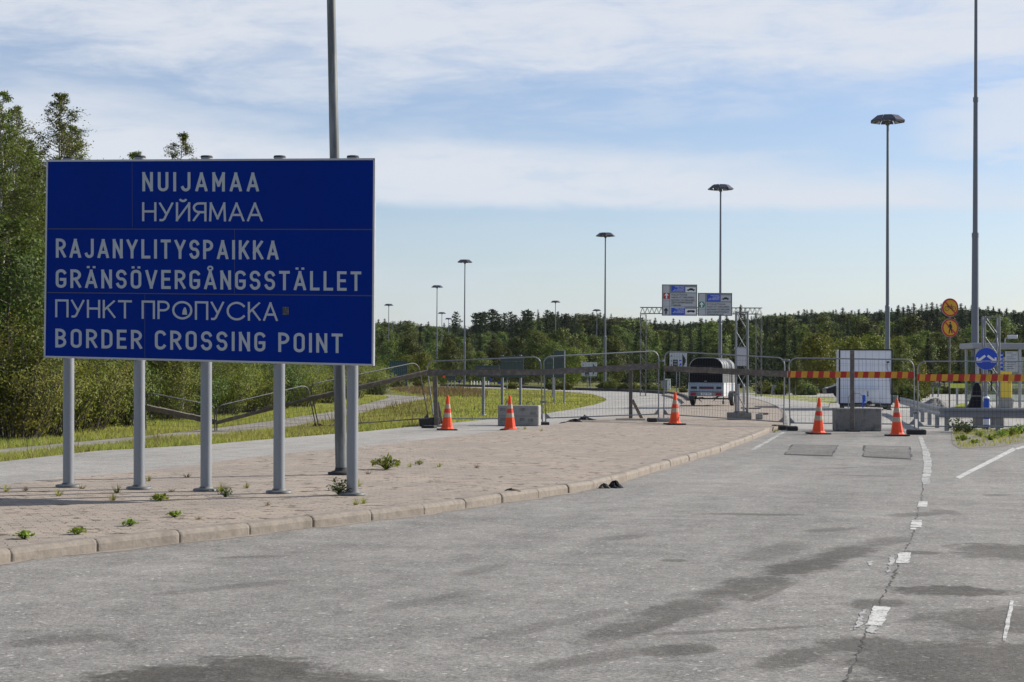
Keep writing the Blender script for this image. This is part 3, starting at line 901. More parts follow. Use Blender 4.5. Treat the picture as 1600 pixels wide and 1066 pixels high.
def small_text(name, lines, h, x, y, gap, mat, parent, z=.004, align='LEFT', bold=.0, origin=None, xdir=(1, 0, 0), up=(0, 0, 1), maxw=None):
    """printed text on a small panel: built-in font turned into a flat mesh"""
    xd, upv = Vector(xdir), Vector(up); nr = xd.cross(upv); last = None
    for i, ln in enumerate(lines):
        cu = bpy.data.curves.new('tmp', 'FONT'); cu.body = ln; cu.size = h * 1.38; cu.offset = bold * h
        cu.align_x = align; cu.resolution_u = 2
        ob = bpy.data.objects.new('tmp', cu); col.objects.link(ob)
        dg = bpy.context.evaluated_depsgraph_get(); dg.update()
        me = ob.evaluated_get(dg).to_mesh()
        wv = max((v.co.x for v in me.vertices), default=1) - min((v.co.x for v in me.vertices), default=0)
        sx = 1.0 if not maxw or wv <= maxw else maxw / wv
        mb = MB()
        mb.add([Vector(origin) + xd * (x + v.co.x * sx) + upv * (y - i * gap + v.co.y) + nr * z for v in me.vertices], [tuple(p.vertices) for p in me.polygons])
        bpy.data.objects.remove(ob); bpy.data.curves.remove(cu)
        last = mb.build(name, mat, parent)
    return last


# ================================================================== the big blue sign
sYl, sYr = 22.10, 20.72
c_tl, c_tr = D(74, 251.5, sYl), D(585, 248.8, sYr)
c_bl, c_br = D(70, 557.5, sYl), D(582.5, 570.5, sYr)
s_n = (c_tr - c_tl).cross(c_bl - c_tl); s_n.normalize()
s_n = -s_n if s_n.dot(EYEP - c_tl) < 0 else s_n
s_p0 = (c_tl + c_tr + c_bl + c_br) / 4
c_tl, c_tr, c_br, c_bl = (onplane(x, y, s_p0, s_n) for x, y in ((74, 251.5), (585, 248.8), (582.5, 570.5), (70, 557.5)))
post_px = [(107, 760, 561), (217.5, 764, 563), (322, 768, 565.5), (436, 772, 568.5), (550.5, 773, 571)]
root_p = P(322, 768, KH)
bsign = thing('border_sign', root_p, 'big blue board lettered NUIJAMAA and BORDER CROSSING POINT on five steel posts', 'road sign')


def sp(x, y, dz=0.0):
    return onplane(x, y, s_p0 + s_n * dz, s_n)


mb = MB(); mb.plate([c_tl, c_bl, c_br, c_tr], .03, s_n)
panel = mb.build('sign_panel', sign_blue, bsign, True)
bpy.context.view_layer.update()


def sub(mb, name, mat, parent=panel, label=None):
    L = bsign.location
    mb.v = [(p[0] - L.x, p[1] - L.y, p[2] - L.z) for p in mb.v]
    return mb.build(name, mat, parent, label=label)


fr = MB()
cx_ = [c_tl, c_bl, c_br, c_tr]
cen = sum(cx_, Vector()) / 4
for i in range(4):
    a, b = cx_[i], cx_[(i + 1) % 4]
    t = (b - a).normalized(); inn = s_n.cross(t)
    inn = inn if inn.dot(cen - a) > 0 else -inn
    fr.bar(a - t * .008 + s_n * -.014, b + t * .008 + s_n * -.014, .024, .044, up=s_n)
sub(fr, 'frame', alu)
sm_ = MB()
for a, b in (((73, 357), (583, 358)), ((72, 456.5), (583, 461.5))):
    p, q = sp(*a, .0045), sp(*b, .0045)
    sm_.plate([p, p + (c_bl - c_tl).normalized() * .012, q + (c_bl - c_tl).normalized() * .012, q], .004, s_n)
for a, b in (((206, 253), (206.5, 355)), ((366, 359), (366, 458)), ((226, 460), (226, 562))):
    p, q = sp(*a, .0012), sp(*b, .0012)
    e = (c_tr - c_tl).normalized() * .006
    sm_.plate([p, q, q + e, p + e], .001, s_n)
sub(sm_, 'panel_seam', seam_mat)
LAT, CYR = glyphs(.40), glyphs(.62)
for name, s, G, th, gap, a in (('lettering', 'NUIJAMAA', LAT, .148, .255, (222.4, 404.5, 299, 299.5, 30, 30)),
                               ('lettering', 'НУЙЯМАА', CYR, .115, .13, (222, 410.6, 345.7, 346.3, 29.5, 30)),
                               ('lettering', 'RAJANYLITYSPAIKKA', LAT, .148, .225, (87.4, 435, 402.8, 406, 30, 30)),
                               ('lettering', 'GRÄNSÖVERGÅNGSSTÄLLET', LAT, .148, .205, (87, 564.5, 449.8, 454.8, 29, 30.5)),
                               ('lettering', 'ПУНКТ ПРОПУСКА', CYR, .115, .14, (86.3, 434, 495.8, 502, 28, 29.5)),
                               ('lettering', 'BORDER CROSSING POINT', LAT, .148, .205, (86.3, 535.5, 543, 552, 29.5, 30.5))):
    x0, x1, y0, y1, h0, h1 = a
    st_, W_ = text_strokes(s, G, th, gap, .42 if G is LAT else .40)
    pos = 0.0
    for word in s.split(' '):                      # every word a mesh of its own
        ww = text_strokes(word, G, th, gap)[1]
        f0, f1 = pos / W_, (pos + ww) / W_
        mb = MB(); write_line(mb, word, G, th, gap, x0 + (x1 - x0) * f0, x0 + (x1 - x0) * f1, y0 + (y1 - y0) * f0, y0 + (y1 - y0) * f1, h0 + (h1 - h0) * f0, h0 + (h1 - h0) * f1, sp)
        sub(mb, 'lettering', sign_letter)
        pos += ww + gap + (.42 if G is LAT else .40)
def disc(c, r, z=0.006, n=14, e=1.0):
    return [sp(c[0] + r * math.cos(2 * math.pi * k / n), c[1] - r * e * math.sin(2 * math.pi * k / n), z) for k in range(n)]


mb = MB(); mb.plate([sp(441.5, 479.5, .006), sp(441.5, 492, .006), sp(451, 492.3, .006), sp(451, 479.8, .006)], .004, s_n); sub(mb, 'sticker', sticker_mat)
mb = MB(); mb.plate([sp(284.6, 491.5, .006), sp(292.2, 492, .006), sp(291.5, 485, .006), sp(289.6, 480.5, .006), sp(287.8, 480.4, .006), sp(285.6, 484.8, .006)], .003, s_n); sub(mb, 'sticker', sign_letter)
for (x, yb, yt) in post_px:
    pl = s_p0 - s_n * .125
    b = onplane(x, yb, pl, s_n); b.z = KH
    top = onplane(x + .9, 246.5 + (x < 150) * 2.0, pl, s_n)
    L = bsign.location
    mb = MB(); mb.tube([b - L, top - L], .071, 18)
    post = mb.build('post', galv, bsign)
    mb = MB(); mb.lathe([(.165, -.002), (.165, .022), (.15, .028), (.085, .032), (.0855, .05), (.073, .052)], 20, b - L); mb.build('base_flange', galv_dark, post)
    mb = MB(); mb.tube([top - L, top - L + Vector((0, 0, .022))], [.078, .072], 18); mb.build('post_cap', rubber, post)

# ================================================================== lamp posts
def make_head(mb, zc, r, seg=8):
    """octagonal ring of floodlights: sloping trapezoid shields round a hub"""
    for k in range(seg):
        a0, a1 = 2 * math.pi * (k + .04) / seg, 2 * math.pi * (k + .96) / seg
        def pt(a, rr, z): return Vector((rr * math.cos(a), rr * math.sin(a), z))
        up_ = [pt(a0, r * .62, zc), pt(a1, r * .62, zc), pt(a1, r, zc - r * .30), pt(a0, r, zc - r * .30)]
        lo = [p + Vector((0, 0, -.06)) for p in up_]
        mb.add(up_ + lo, [(0, 3, 2, 1), (4, 5, 6, 7), (0, 1, 5, 4), (1, 2, 6, 5), (2, 3, 7, 6), (3, 0, 4, 7)])
    return mb


head_mat = M('lamp head shield', (.05, .055, .08), .45, .4, .2, 5)
lamp_glass = M('lamp lens', (.22, .23, .25), .25, .1, .15, 5)


def make_lamp(H, rad, hr):
    root = thing('lamp_post', (0, 0, 0), '', 'lamp post', 'octagonal floodlight masts along the border road')
    mb = MB(); k = H * .34
    mb.tube([(0, 0, 0), (0, 0, k)], [rad, rad * .86], 12); mb.tube([(0, 0, k), (0, 0, H - hr * .30)], [rad * .66, rad * .42], 12)
    mb.lathe([(rad * .9, k - .12), (rad * .9, k + .02), (rad * .7, k + .05)], 12)
    mb.build('pole', pole_mat, root)
    mb = MB(); make_head(mb, H, hr)
    hd = mb.build('floodlight_ring', head_mat, root)
    for q in range(8):
        mb = MB()
        a = 2 * math.pi * (q + .5) / 8
        Mx = Matrix.Rotation(a, 3, 'Z') @ Matrix.Rotation(R(22), 3, 'Y')
        mb.box((hr * .74 * math.cos(a), hr * .74 * math.sin(a), H - hr * .30), (hr * .26, hr * .26, hr * .07), M=Mx)
        mb.build('floodlight', lamp_glass, hd)
    mb = MB()
    for q in range(8):
        a = 2 * math.pi * q / 8
        mb.tube([(0, 0, H - hr * .36), (hr * .72 * math.cos(a), hr * .72 * math.sin(a), H - hr * .10)], .03, 5)
    mb.lathe([(.09, H - hr * .55), (.12, H - hr * .5), (.12, H - hr * .25), (.05, H - hr * .2)], 12)
    mb.build('spoke_hub', galv_dark, hd)
    return root


lamp0 = make_lamp(16.0, .15, .98)
lk = children(lamp0)
# (top x, top y, distance, label)
lamps = [(1387, 181, 94, 'tallest of the octagonal floodlight masts, rising behind the white box trailer'),
         (1126, 289, 131, 'floodlight mast rising behind the two hanging lane signs, second tallest of the lit masts'),
         (946, 364, 177, 'floodlight mast at the outer kerb of the loop road, between blue sign and lane signs'),
         (726.5, 406, 217, 'floodlight mast above the plank, tallest of those just right of the blue sign'),
         (683, 446, 281, 'floodlight mast with octagonal head just left of the taller one, beside teal ribbed panel'),
         (607.5, 475, 360, 'floodlight mast closest to the right edge of the blue sign, above teal ribbed panel'),
         (868, 470, 337, 'far floodlight mast over the wood, foot hidden in trees left of the arrow board'),
         (932.5, 483.5, 385, 'small far floodlight mast over the wood, left of the taller loop road mast'),
         (690.5, 488, 400, 'small far floodlight mast close behind and right of a taller mast by the teal panel'),
         (701, 497, 430, 'smallest octagonal floodlight mast, farthest of the cluster left of the loop road')]
for i, (x, y, Y, lb) in enumerate(lamps):
    d = ray(x, y); t = D(x, y, (16.0 - EYE) * d.y / d.z)
    o = lamp0 if i == 0 else copy_tree(lamp0, lk)
    o.location = (t.x, t.y, 0); o.rotation_euler = (0, 0, .2 + .3 * i)
    o['label'] = lb
# single head street lamp between the far masts
t = D(613.5, 503, 420)
sl = thing('street_lamp', (t.x, t.y, 0), 'slim street lamp with one pale lantern beside a floodlight mast', 'street lamp')
mb = MB(); mb.tube([(0, 0, 0), (0, 0, t.z)], [.11, .07], 8); mb.build('pole', pole_mat, sl)
mb = MB(); mb.box((.25, 0, t.z), (1.1, .5, .26), bev=.08); mb.build('lantern', white_paint, sl)
# leaning pole right behind the sign
b = P(533.5, 741, KH); tp = D(516.0, -60, b.y + .1)
lean = thing('steel_pole', b, 'tall weathered steel pole leaning left behind the right end of the blue sign', 'pole')
mb = MB(); mb.tube([(0, 0, 0), tp - b], [.088, .062], 16); mb.build('shaft', M('blotchy galvanised steel', (.105, .115, .112), .55, .25, .4, 7, c2=(.19, .20, .20), streak=True), lean)
mb = MB(); mb.lathe([(.20, -.002), (.20, .03), (.15, .04), (.10, .06), (.092, .10)], 18); mb.build('base_flange', rubber, lean)
# thick mast on the right
b = P(1523, 636, 0)
tm = D(1525.3, -70, b.y)
mast = thing('high_mast', b, 'thick tall grey mast on the right running out of the top of the view', 'mast')
d_ = tm - b; w0 = 5.9 * b.y / FPX
mb = MB(); mb.tube([(0, 0, 0), d_ * .38], [w0 * 1.02, w0 * .84], 14); mb.tube([d_ * .38, d_ * .68], [w0 * .68, w0 * .58], 14); mb.tube([d_ * .68, d_], [w0 * .48, w0 * .40], 14)
for k, w in ((.38, .86), (.68, .66)): mb.tube([d_ * (k - .006), d_ * (k + .004)], w0 * w * 1.06, 14)
mb.build('shaft', pole_mat, mast)
mb = MB(); mb.lathe([(w0 * 1.9, 0), (w0 * 1.9, .06), (w0 * 1.2, .1)], 14); mb.build('base_plate', galv_dark, mast)
b = P(1521, 637.5, 0)
st = thing('tarpaulin_wrap', b, 'dark pointed bundle of tarpaulin at the foot of the thick right mast', 'tarpaulin')
mb = MB(); mb.lathe([(.52, 0), (.40, .22), (.27, .6), (.20, 1.05), (.10, 1.25), (0.02, 1.28)], 9, (.1, -.25, 0), smooth=False); mb.build('wrap', tarp, st)
mb = MB(); mb.lathe([(.285, .56), (.295, .6), (.275, .64)], 9, (.1, -.25, 0)); mb.build('rope', grey_wood, st)

# ================================================================== the barrier of mobile fence panels
def lean_top(base, px, py, Lg):
    """point on the pixel's ray at length Lg from the foot (panel leaning towards the road)"""
    lo, hi = base.y, base.y - Lg
    if (D(px, py, lo) - base).length > Lg: return D(px, py, lo)
    for _ in range(40):
        md = (lo + hi) / 2
        if (D(px, py, md) - base).length < Lg: lo = md
        else: hi = md
    return D(px, py, lo)


FENCE = {}


def fence(key, bl, br, tl, tr, label, wires=.11):
    """bl, br, tl, tr: world corners of the panel"""
    root = thing('mesh_fence', (bl + br) / 2, label, 'fence', 'mobile mesh fence panels of the road block')
    L = root.location

    def q(u, v):
        return (bl.lerp(br, u)).lerp(tl.lerp(tr, u), v) - L
    W = ((br - bl).length + (tr - tl).length) / 2; Hh = ((tl - bl).length + (tr - br).length) / 2
    rc_ = .24
    ru, rv = rc_ / W, rc_ / Hh
    pts = [q(0, 0)]
    pts += [q(0, v) for v in (.5, 1 - rv)]
    pts += [q(ru * (1 - math.cos(a)), 1 - rv + rv * math.sin(a)) for a in (R(22), R(45), R(68), R(90))]
    pts += [q(.5, 1)]
    pts += [q(1 - ru + ru * math.sin(a), 1 - rv + rv * math.cos(a)) for a in (0, R(22), R(45), R(68), R(90))]
    pts += [q(1, .5), q(1, 0)]
    wing = key >= 6
    mb = MB(); mb.tube(pts, .017 if wing else .0200, 8)
    vb = .09
    mb.tube([q(0, vb), q(1, vb)], .018, 7)
    for u in (0, 1):                       # gusset plates at the lower corners
        s_ = 1 if u == 0 else -1
        a, b_, c = q(u, vb + .085), q(u, vb), q(u + s_ * .045, vb)
        n = (b_ - a).cross(c - a).normalized()
        mb.plate([a + n * .002, b_ + n * .002, c + n * .002], .004, n)
    mb.build('frame', galv_dark if wing else galv, root)  # leaning panels take the darker steel in place of shade
    mb = MB()
    n = int(W / wires); rw = .003
    for i in range(1, n):
        u = i / n
        vt = 1 if ru < u < 1 - ru else 1 - rv * .5
        mb.tube([q(u, vb), q(u, vt)], rw, 3, False, False)
    for v in (.2, .32, .45, .58, .7, .82, .93):
        mb.tube([q(.0, v), q(1, v)], rw, 3, False, False)
    mb.build('wire_mesh', wire_mat, root)
    FENCE[key] = (bl, br, tl, tr)
    return root


def up(base, px, py):
    return D(px, py, base.y)


c = {}
p1l = P(1435, 676, 0); p1r = P(1655, 677, 0)
fence(1, p1l, p1r, up(p1l, 1433.5, 565), up(p1r, 1655, 564.5), 'upright mesh fence panel with striped plank in front of the guardrail')
p2l = P(1234.5, 671, 0); p2r = P(1429, 673, 0)
fence(2, p2l, p2r, up(p2l, 1232.5, 559.5), up(p2r, 1427.5, 562), 'upright mesh fence panel with striped plank in front of the white box trailer')
p3l = P(1037, 657, KH); p3r = P(1224.5, 669.5, 0)
fence(3, p3l, p3r, up(p3l, 1038.5, 549), up(p3r, 1226, 559.5), 'mesh fence panel with grey plank in front of the tarpaulin covered car trailer')
p4l = P(853, 663, .02); p4r = P(1029, 657, KH)
fence(4, p4l, p4r, up(p4l, 849, 557.5), up(p4r, 1029, 548.5), 'mesh fence panel across the loop road, beside the braced wooden post')
p5l = P(679, 663, 0); p5r = P(847.5, 664, 0)
fence(5, p5l, p5r, up(p5l, 666, 565), up(p5r, 845, 557.5), 'mesh fence panel before the grass mound, behind two orange cones')
p6r = D(671, 662, 51.5); p6l = D(499, 672, 49.6)
t6r = lean_top(p6r, 653, 566, 2.1); t6l = lean_top(p6l, 484, 601, 2.1)
fence(6, p6l, p6r, t6l, t6r, 'leaning mesh fence panel just right of the blue sign, over the gravel path', .13)
p7r = D(495, 672.5, 49.5); p7l = D(339, 682, 47.6)
t7r = lean_top(p7r, 480, 601.5, 2.1); t7l = lean_top(p7l, 338, 635, 2.1)
fence(7, p7l, p7r, t7l, t7r, 'strongly leaning mesh fence panel behind the middle posts of the blue sign', .13)
p8r = D(336, 682.5, 47.5); p8l = D(229, 689, 46.3)
t8r = lean_top(p8r, 335, 634, 2.1); t8l = lean_top(p8l, 226, 612.5, 2.1)
fence(8, p8l, p8r, t8l, t8r, 'leaning mesh fence panel ending behind the second post of the blue sign', .13)
# clamps joining neighbouring panels
for (x, y, Y, nx) in ((1228.5, 563, p3r.y, ''), (1033, 564, p3l.y, ''), (849, 628, p4l.y, ''), (1431, 645, p2r.y, '')):
    b = D(x, y, Y - .03)
    k = thing('fence_clamp', b, {1228: 'steel clamp joining the fence panels at the start of the striped planks, near their tops', 1033: 'steel clamp joining the fence panels left of the tarpaulin covered trailer',
                                 849: 'steel clamp low between the panels right of the grey concrete block', 1431: 'steel clamp low between the two panels carrying striped planks'}[int(x)], 'clamp', 'clamps of the fence panels')
    mb = MB(); mb.box((0, 0, 0), (.20, .05, .07), bev=.015); mb.build('jaw', galv, k)
    mb = MB(); mb.tube([(0, -.05, 0), (0, .06, 0)], .018, 6); mb.tube([(0, -.06, 0), (0, -.04, 0)], .03, 6); mb.build('bolt', galv_dark, k)


def plank(name, key, A, B, mat, label, h=.185, th=.035, extra=.03, group='planks fixed along the mesh fence', stripes=0):
    bl, br, tl, tr = FENCE[key]
    n = (br - bl).cross(tl - bl).normalized()
    if n.dot(EYEP - bl) < 0: n = -n
    p0 = bl + n * (.025 + th + extra)
    a, b = onplane(*A, p0, n), onplane(*B, p0, n)
    t = (b - a).normalized(); w = n.cross(t); w = w if w.z > 0 else -w
    Ln = (b - a).length
    mb = MB()
    if not stripes:
        # slightly bowed and worn board
        k = 14; vs, fs = [], []
        rg = random.Random(key)
        for i in range(k + 1):
            c_ = a + t * (Ln * i / k) + w * rg.uniform(-.006, .006)
            hh = h / 2 + rg.uniform(-.006, .006)
            vs += [c_ - w * hh, c_ + w * hh, c_ + w * hh - n * th, c_ - w * hh - n * th]
        for i in range(k):
            for j in range(4):
                fs.append((i * 4 + j, i * 4 + (j + 1) % 4, (i + 1) * 4 + (j + 1) % 4, (i + 1) * 4 + j))
        fs += [(0, 3, 2, 1), (k * 4, k * 4 + 1, k * 4 + 2, k * 4 + 3)]
        mb.add(vs, fs)
        o = mb.build(name, mat)
    else:
        cuts = [0.0]
        x = .06
        rg = random.Random(key * 7)
        while x < Ln - .02:
            cuts.append(x); x += stripes * rg.uniform(.9, 1.1)
        cuts.append(Ln)
        for i in range(len(cuts) - 1):
            s0, s1 = cuts[i], cuts[i + 1]
            vs = []
            for s_ in (s0, s1):
                for (ww, nn) in ((-1, 0), (1, 0), (1, -1), (-1, -1)):
                    sk = .012 * ww if 0 < s_ < Ln else 0
                    vs.append(a + t * (s_ + sk) + w * (ww * h / 2) + n * (nn * th))
            fs = [(0, 1, 5, 4), (1, 2, 6, 5), (2, 3, 7, 6), (3, 0, 4, 7)]
            if i == 0: fs.append((0, 3, 2, 1))
            if i == len(cuts) - 2: fs.append((4, 5, 6, 7))
            mb.cur = i % 2
            mb.add(vs, fs)
        o = mb.build(name, [red_paint, yellow_paint])
    org = a.copy()
    for v in o.data.vertices: v.co -= org
    o.location = org
    tag(o, label, 'plank', group)
    return o


plank('plank', 8, (227, 637), (337, 660), grey_wood, 'dark grey plank sloping down to the right behind the second and third sign posts')
plank('plank', 7, (337, 662), (483, 624), grey_wood, 'dark grey plank rising to the right behind the middle posts of the blue sign', extra=.05)
plank('plank', 6, (483, 624), (668, 582.5), grey_wood, 'dark plank rising steeply from behind the blue sign to the upright fence')
plank('plank', 5, (666, 582.7), (850, 581.5), grey_wood, 'level grey plank with worn reddish marks above the two left cones')
plank('plank', 4, (848, 581.6), (1029.5, 571.8), grey_wood, 'grey plank rising slightly to the right across the loop road')
plank('plank', 3, (1037, 575.6), (1230, 585), grey_wood, 'grey plank sloping down to the right in front of the tarpaulin covered trailer')
plank('barrier_board', 2, (1232, 585), (1428, 586.2), red_paint, 'red and yellow striped board in front of the white box trailer', h=.19, stripes=.162, group='red and yellow boards of the road block')
plank('barrier_board', 1, (1433.5, 590), (1660, 590.8), red_paint, 'red and yellow striped board below the round blue sign on the right', h=.19, stripes=.165, group='red and yellow boards of the road block', extra=.05)
b = D(694, 588.5, p5l.y - .12)
rf = thing('reflector', b, 'small round orange reflector hanging under the level grey plank', 'reflector')
mb = MB(); mb.tube([(0, 0, 0), (0, -.02, 0)], .045, 12); mb.build('lens', orange_plastic, rf)
mb = MB(); mb.tube([(0, .006, 0), (0, -.012, 0)], .052, 12); mb.box((0, .0, .055), (.03, .01, .05)); mb.build('rim', rubber, rf)


def foot(px, py, z, size, rz, label, mat=rubber, tilt=0.0, name='fence_weight'):
    b = P(px, py, z)
    o = thing(name, b, label, 'fence foot', 'rubber and concrete feet of the fence', rz)
    mb = MB(); Mx = Matrix.Rotation(tilt, 3, 'Y')
    w, d, h = size
    bb = abs(math.sin(tilt)) * w / 2
    mb.box((0, d / 2, h / 2 + bb), size, M=Mx, bev=.025)
    bd = mb.build('block', mat, o)
    mb = MB()
    for k in (-.32, 0, .32):
        c_ = Mx @ Vector((k * w, 0, h / 2)) + Vector((0, d / 2, h / 2 + bb))
        mb.tube([c_ - Vector((0, 0, .012)), c_ + Vector((0, 0, .008))], .032, 8)
    mb.build('socket', galv_dark, bd)
    return o


foot(1220.5, 672.2, 0, (.34, .50, .14), .1, 'black rubber foot at the corner of the brick island, left one of the pair')
foot(1239, 673.4, 0, (.31, .50, .13), -.05, 'black rubber foot on asphalt just right of the island corner, right one of the pair')
foot(1433.5, 679.5, 0, (.50, .34, .14), -.06, 'black rubber foot between the rightmost cone and the guardrail')
foot(1021, 659.6, KH, (.27, .45, .12), .1, 'black rubber fence foot on the island left of the middle cone')
foot(1038.5, 659.0, KH, (.42, .40, .12), .06, 'pale concrete fence foot with holes half hidden by the middle cone', concrete)
foot(846, 664.5, 0, (.55, .4, .10), .3, 'flat black rubber foot at the right end of the grey concrete block')
foot(672, 667, 0, (.62, .26, .24), .16, 'dark fence foot tipped on its side beside the leftmost cone', rubber, -.10)
foot(668, 669.5, 0, (.40, .3, .08), -.3, 'thin dark rubber slab lying under the tipped fence foot', rubber)

# ------------------------------------------------------------------ wooden posts
def wood_post(px, yb, yt, z, w, label, brace=None, footsize=None, footmat=None, pxtop=None):
    b = P(px, yb, z); t = D(pxtop or px, yt, b.y) - b
    o = thing('wooden_post', b, label, 'post', 'wooden posts holding the road block')
    mb = MB(); mb.bar((0, 0, .02), t, w, w * .55, up=(0, 1, 0), bev=.006); mb.build('timber', grey_wood, o)
    if brace:
        q0 = D(brace[0], brace[1], b.y + .06) - b; q1 = P(brace[2], brace[3], z) - b + Vector((0, .1, 0))
        mb = MB(); mb.bar(q0, q1, .1, .045, up=(0, 1, 0), bev=.005); mb.build('brace', grey_wood, o)
    if footsize:
        mb = MB(); mb.box((footsize[3], footsize[4], footsize[2] / 2), footsize[:3], bev=.01); mb.build('foot_board', footmat, o)
    return o


wood_post(1331.5, 674.5, 548, 0, .118, 'tall bare wooden post standing in front of the stained concrete block', None, (.34, .45, .05, .02, 0), rubber)
wood_post(985.5, 656, 565, KH, .118, 'wooden post with slanted brace on a pale foot board on the island', (988.5, 626, 1003, 654), (.98, .16, .05, 0, .0), pale_wood)
wood_post(682, 667, 588, 0, .13, 'short wooden post at the bend of the fence beside the leftmost cone', (684, 630, 690, 662), (.5, .14, .05, .05, -.05), grey_wood, 679.5)

# ------------------------------------------------------------------ cones
def make_cone():
    o = thing('traffic_cone', (0, 0, 0), '', 'traffic cone', 'orange cones in front of the road block')
    mb = MB(); mb.box((0, 0, .022), (.54, .54, .044), bev=.02); mb.build('base_plate', rubber, o)
    H0, H1 = .046, .98
    rad = lambda f: .165 * (1 - f) + .032 * f
    z = lambda f: H0 + (H1 - H0) * f
    mb = MB()
    mb.lathe([(.21, z(0)), (.185, z(.02)), (rad(.04), z(.05)), (rad(.345), z(.345)), (rad(.985), z(.985)), (rad(1) * .6, z(1))], 10, smooth=False, phase=.3)
    bd = mb.build('body', cone_orange, o)
    for nm, m__, f0, f1 in (('reflective_band', cone_white, .345, .483), ('red_band', cone_red, .486, .609), ('reflective_band', cone_white, .612, .741)):
        mb = MB(); mb.lathe([(rad(f0), z(f0)), (rad(f0) + .004, z(f0) + .003), (rad(f1) + .004, z(f1) - .003), (rad(f1), z(f1))], 10, smooth=False, phase=.3)
        mb.build(nm, m__, bd)
    return o


cone0 = make_cone(); ck = children(cone0)
for i, (x, yb, z, s, rz, lb) in enumerate([(698, 673, 0, 1.0, .15, 'leftmost orange cone, beside the tipped fence foot on the left road'),
                                         (797, 673, .0, 1.0, -.1, 'orange cone standing in front of the grey concrete block with lifting loops'),
                                         (1055.5, 664, KH, .985, .3, 'middle orange cone on the brick island, in front of the car trailer'),
                                         (1281, 679, 0, 1.02, .2, 'orange cone on asphalt left of the stained concrete block'),
                                         (1405, 682, 0, 1.02, .05, 'rightmost orange cone, on asphalt right of the stained concrete block')]):
    o = cone0 if i == 0 else copy_tree(cone0, ck)
    p = P(x, yb, z); o.location = (p.x, p.y + .24, z); o.rotation_euler = (R([0, .6, -.5, .4, -1.0][i]), R([1, -.7, .9, 1.4, -.8][i]), rz); o.scale = (s, s, s); o['label'] = lb

# ------------------------------------------------------------------ concrete blocks
def blk(px0, px1, yb, z, h, depth, rz, label, mat, loops=False, marks=False):
    a = P(px0, yb, z); b = P(px1, yb, z)
    w = (b - a).length / math.cos(rz)
    c_ = (a + b) / 2
    o = thing('concrete_block', (c_.x, c_.y, z), label, 'concrete block', None, rz)
    mb = MB(); mb.box((0, depth / 2, h / 2), (w, depth, h), bev=.025); bd = mb.build('block', mat, o)
    if marks:
        mb = MB()
        mb.box((0, -.001, h * .49), (w * .985, .008, .022))
        for (u, v) in ((-.38, .8), (.1, .8), (.36, .62), (-.36, .33), (.1, .33), (.3, .3)):
            mb.box((u * w, -.0012, v * h), (.17, .009, .09))
        mb.build('cast_marks', concrete_old, bd)
    if loops:
        mb = MB()
        for u in (-.26, .26):
            pts = [(u * w - .1, depth / 2, h - .02)] + [(u * w + .1 * -math.cos(x_), depth / 2, h + .04 + .075 * math.sin(x_)) for x_ in [math.pi * k / 8 for k in range(9)]] + [(u * w + .1, depth / 2, h - .02)]
            mb.tube(pts, .014, 6)
        mb.build('lifting_loop', galv_dark, o)
    return o


blk(778, 841, 666, 0, .635, .60, R(-8), 'clean grey concrete block with two lifting loops behind a cone on the left', concrete, True, True)
blk(1308, 1376.5, 674, 0, .66, .60, R(0), 'stained grey concrete block in front of the white box trailer', concrete_old)
blk(1181, 1192, 655.5, KH, .19, .22, R(-8), 'small square concrete cube on the island right of the lattice mast', concrete)
blk(1189, 1201, 648, KH, .07, .3, R(10), 'low reddish slab lying on the island behind the small concrete cube', M('reddish slab', (.22, .15, .12), .9))
blk(1164, 1188, 639, KH, .05, 1.2, R(0), 'flat grey slab lying on the island behind the lattice mast', concrete_old)

# ------------------------------------------------------------------ lattice masts
def lattice(mb, p, w, d, z0, z1, r=.03, step=None, rb=.014, faces='fblr'):
    step = step or w * 1.35
    cs = [(-w / 2, -d / 2), (w / 2, -d / 2), (w / 2, d / 2), (-w / 2, d / 2)]
    p = Vector(p)
    for x, y in cs: mb.tube([p + Vector((x, y, z0)), p + Vector((x, y, z1))], r, 8)
    n = max(int(round((z1 - z0) / step)), 1)
    for k in range(n):
        a, b_ = z0 + (z1 - z0) * k / n, z0 + (z1 - z0) * (k + 1) / n
        for f in range(4):
            i, j = f, (f + 1) % 4
            if (k + f) % 2: i, j = j, i
            if f == 0: i, j = 1, 0
            mb.tube([p + Vector((*cs[i], a)), p + Vector((*cs[j], b_))], rb, 6)
    for f in range(4):
        for zz in (z0 + .02, z1 - .03):
            mb.tube([p + Vector((*cs[f], zz)), p + Vector((*cs[(f + 1) % 4], zz))], rb * 1.3, 6)


def lattice_mast(px0, px1, yb, z, ytop, blkpx, hb, label, stubs=False):
    a, b_ = P(blkpx[0], yb, z), P(blkpx[1], yb, z)
    c_ = (a + b_) / 2; w = (b_ - a).length
    o = thing('lattice_mast', (c_.x, c_.y, z), label, 'lattice mast', None, R(-6))
    zt = D((px0 + px1) / 2, ytop, c_.y + w / 2).z - z
    lw = (px1 - px0 - 3) * (c_.y + .2) / FPX
    off = D((px0 + px1) / 2, yb, c_.y + w * .3).x - c_.x
    mb = MB(); mb.box((0, w * .32, hb / 2), (w, w * .64, hb), bev=.02); mb.build('foundation', concrete_old, o)
    mb = MB(); lattice(mb, (off, w * .32, 0), lw, lw, hb, zt, .032, .62, .013); mb.build('truss', galv, o)
    if stubs:
        mb = MB()
        for x in (-.09, .09): mb.tube([(off + x - .02, w * .2, hb), (off + x - .02, w * .2, hb + .95)], .04, 8)
        mb.build('stub_post', alu, o)
    mb = MB()
    for x in (-1, 1):
        for y in (-1, 1): mb.lathe([(.06, hb - .002), (.06, hb + .02), (.035, hb + .03)], 10, (off + x * lw / 2, w * .32 + y * lw / 2, 0))
    mb.build('foot_plate', galv_dark, o)
    return o, c_


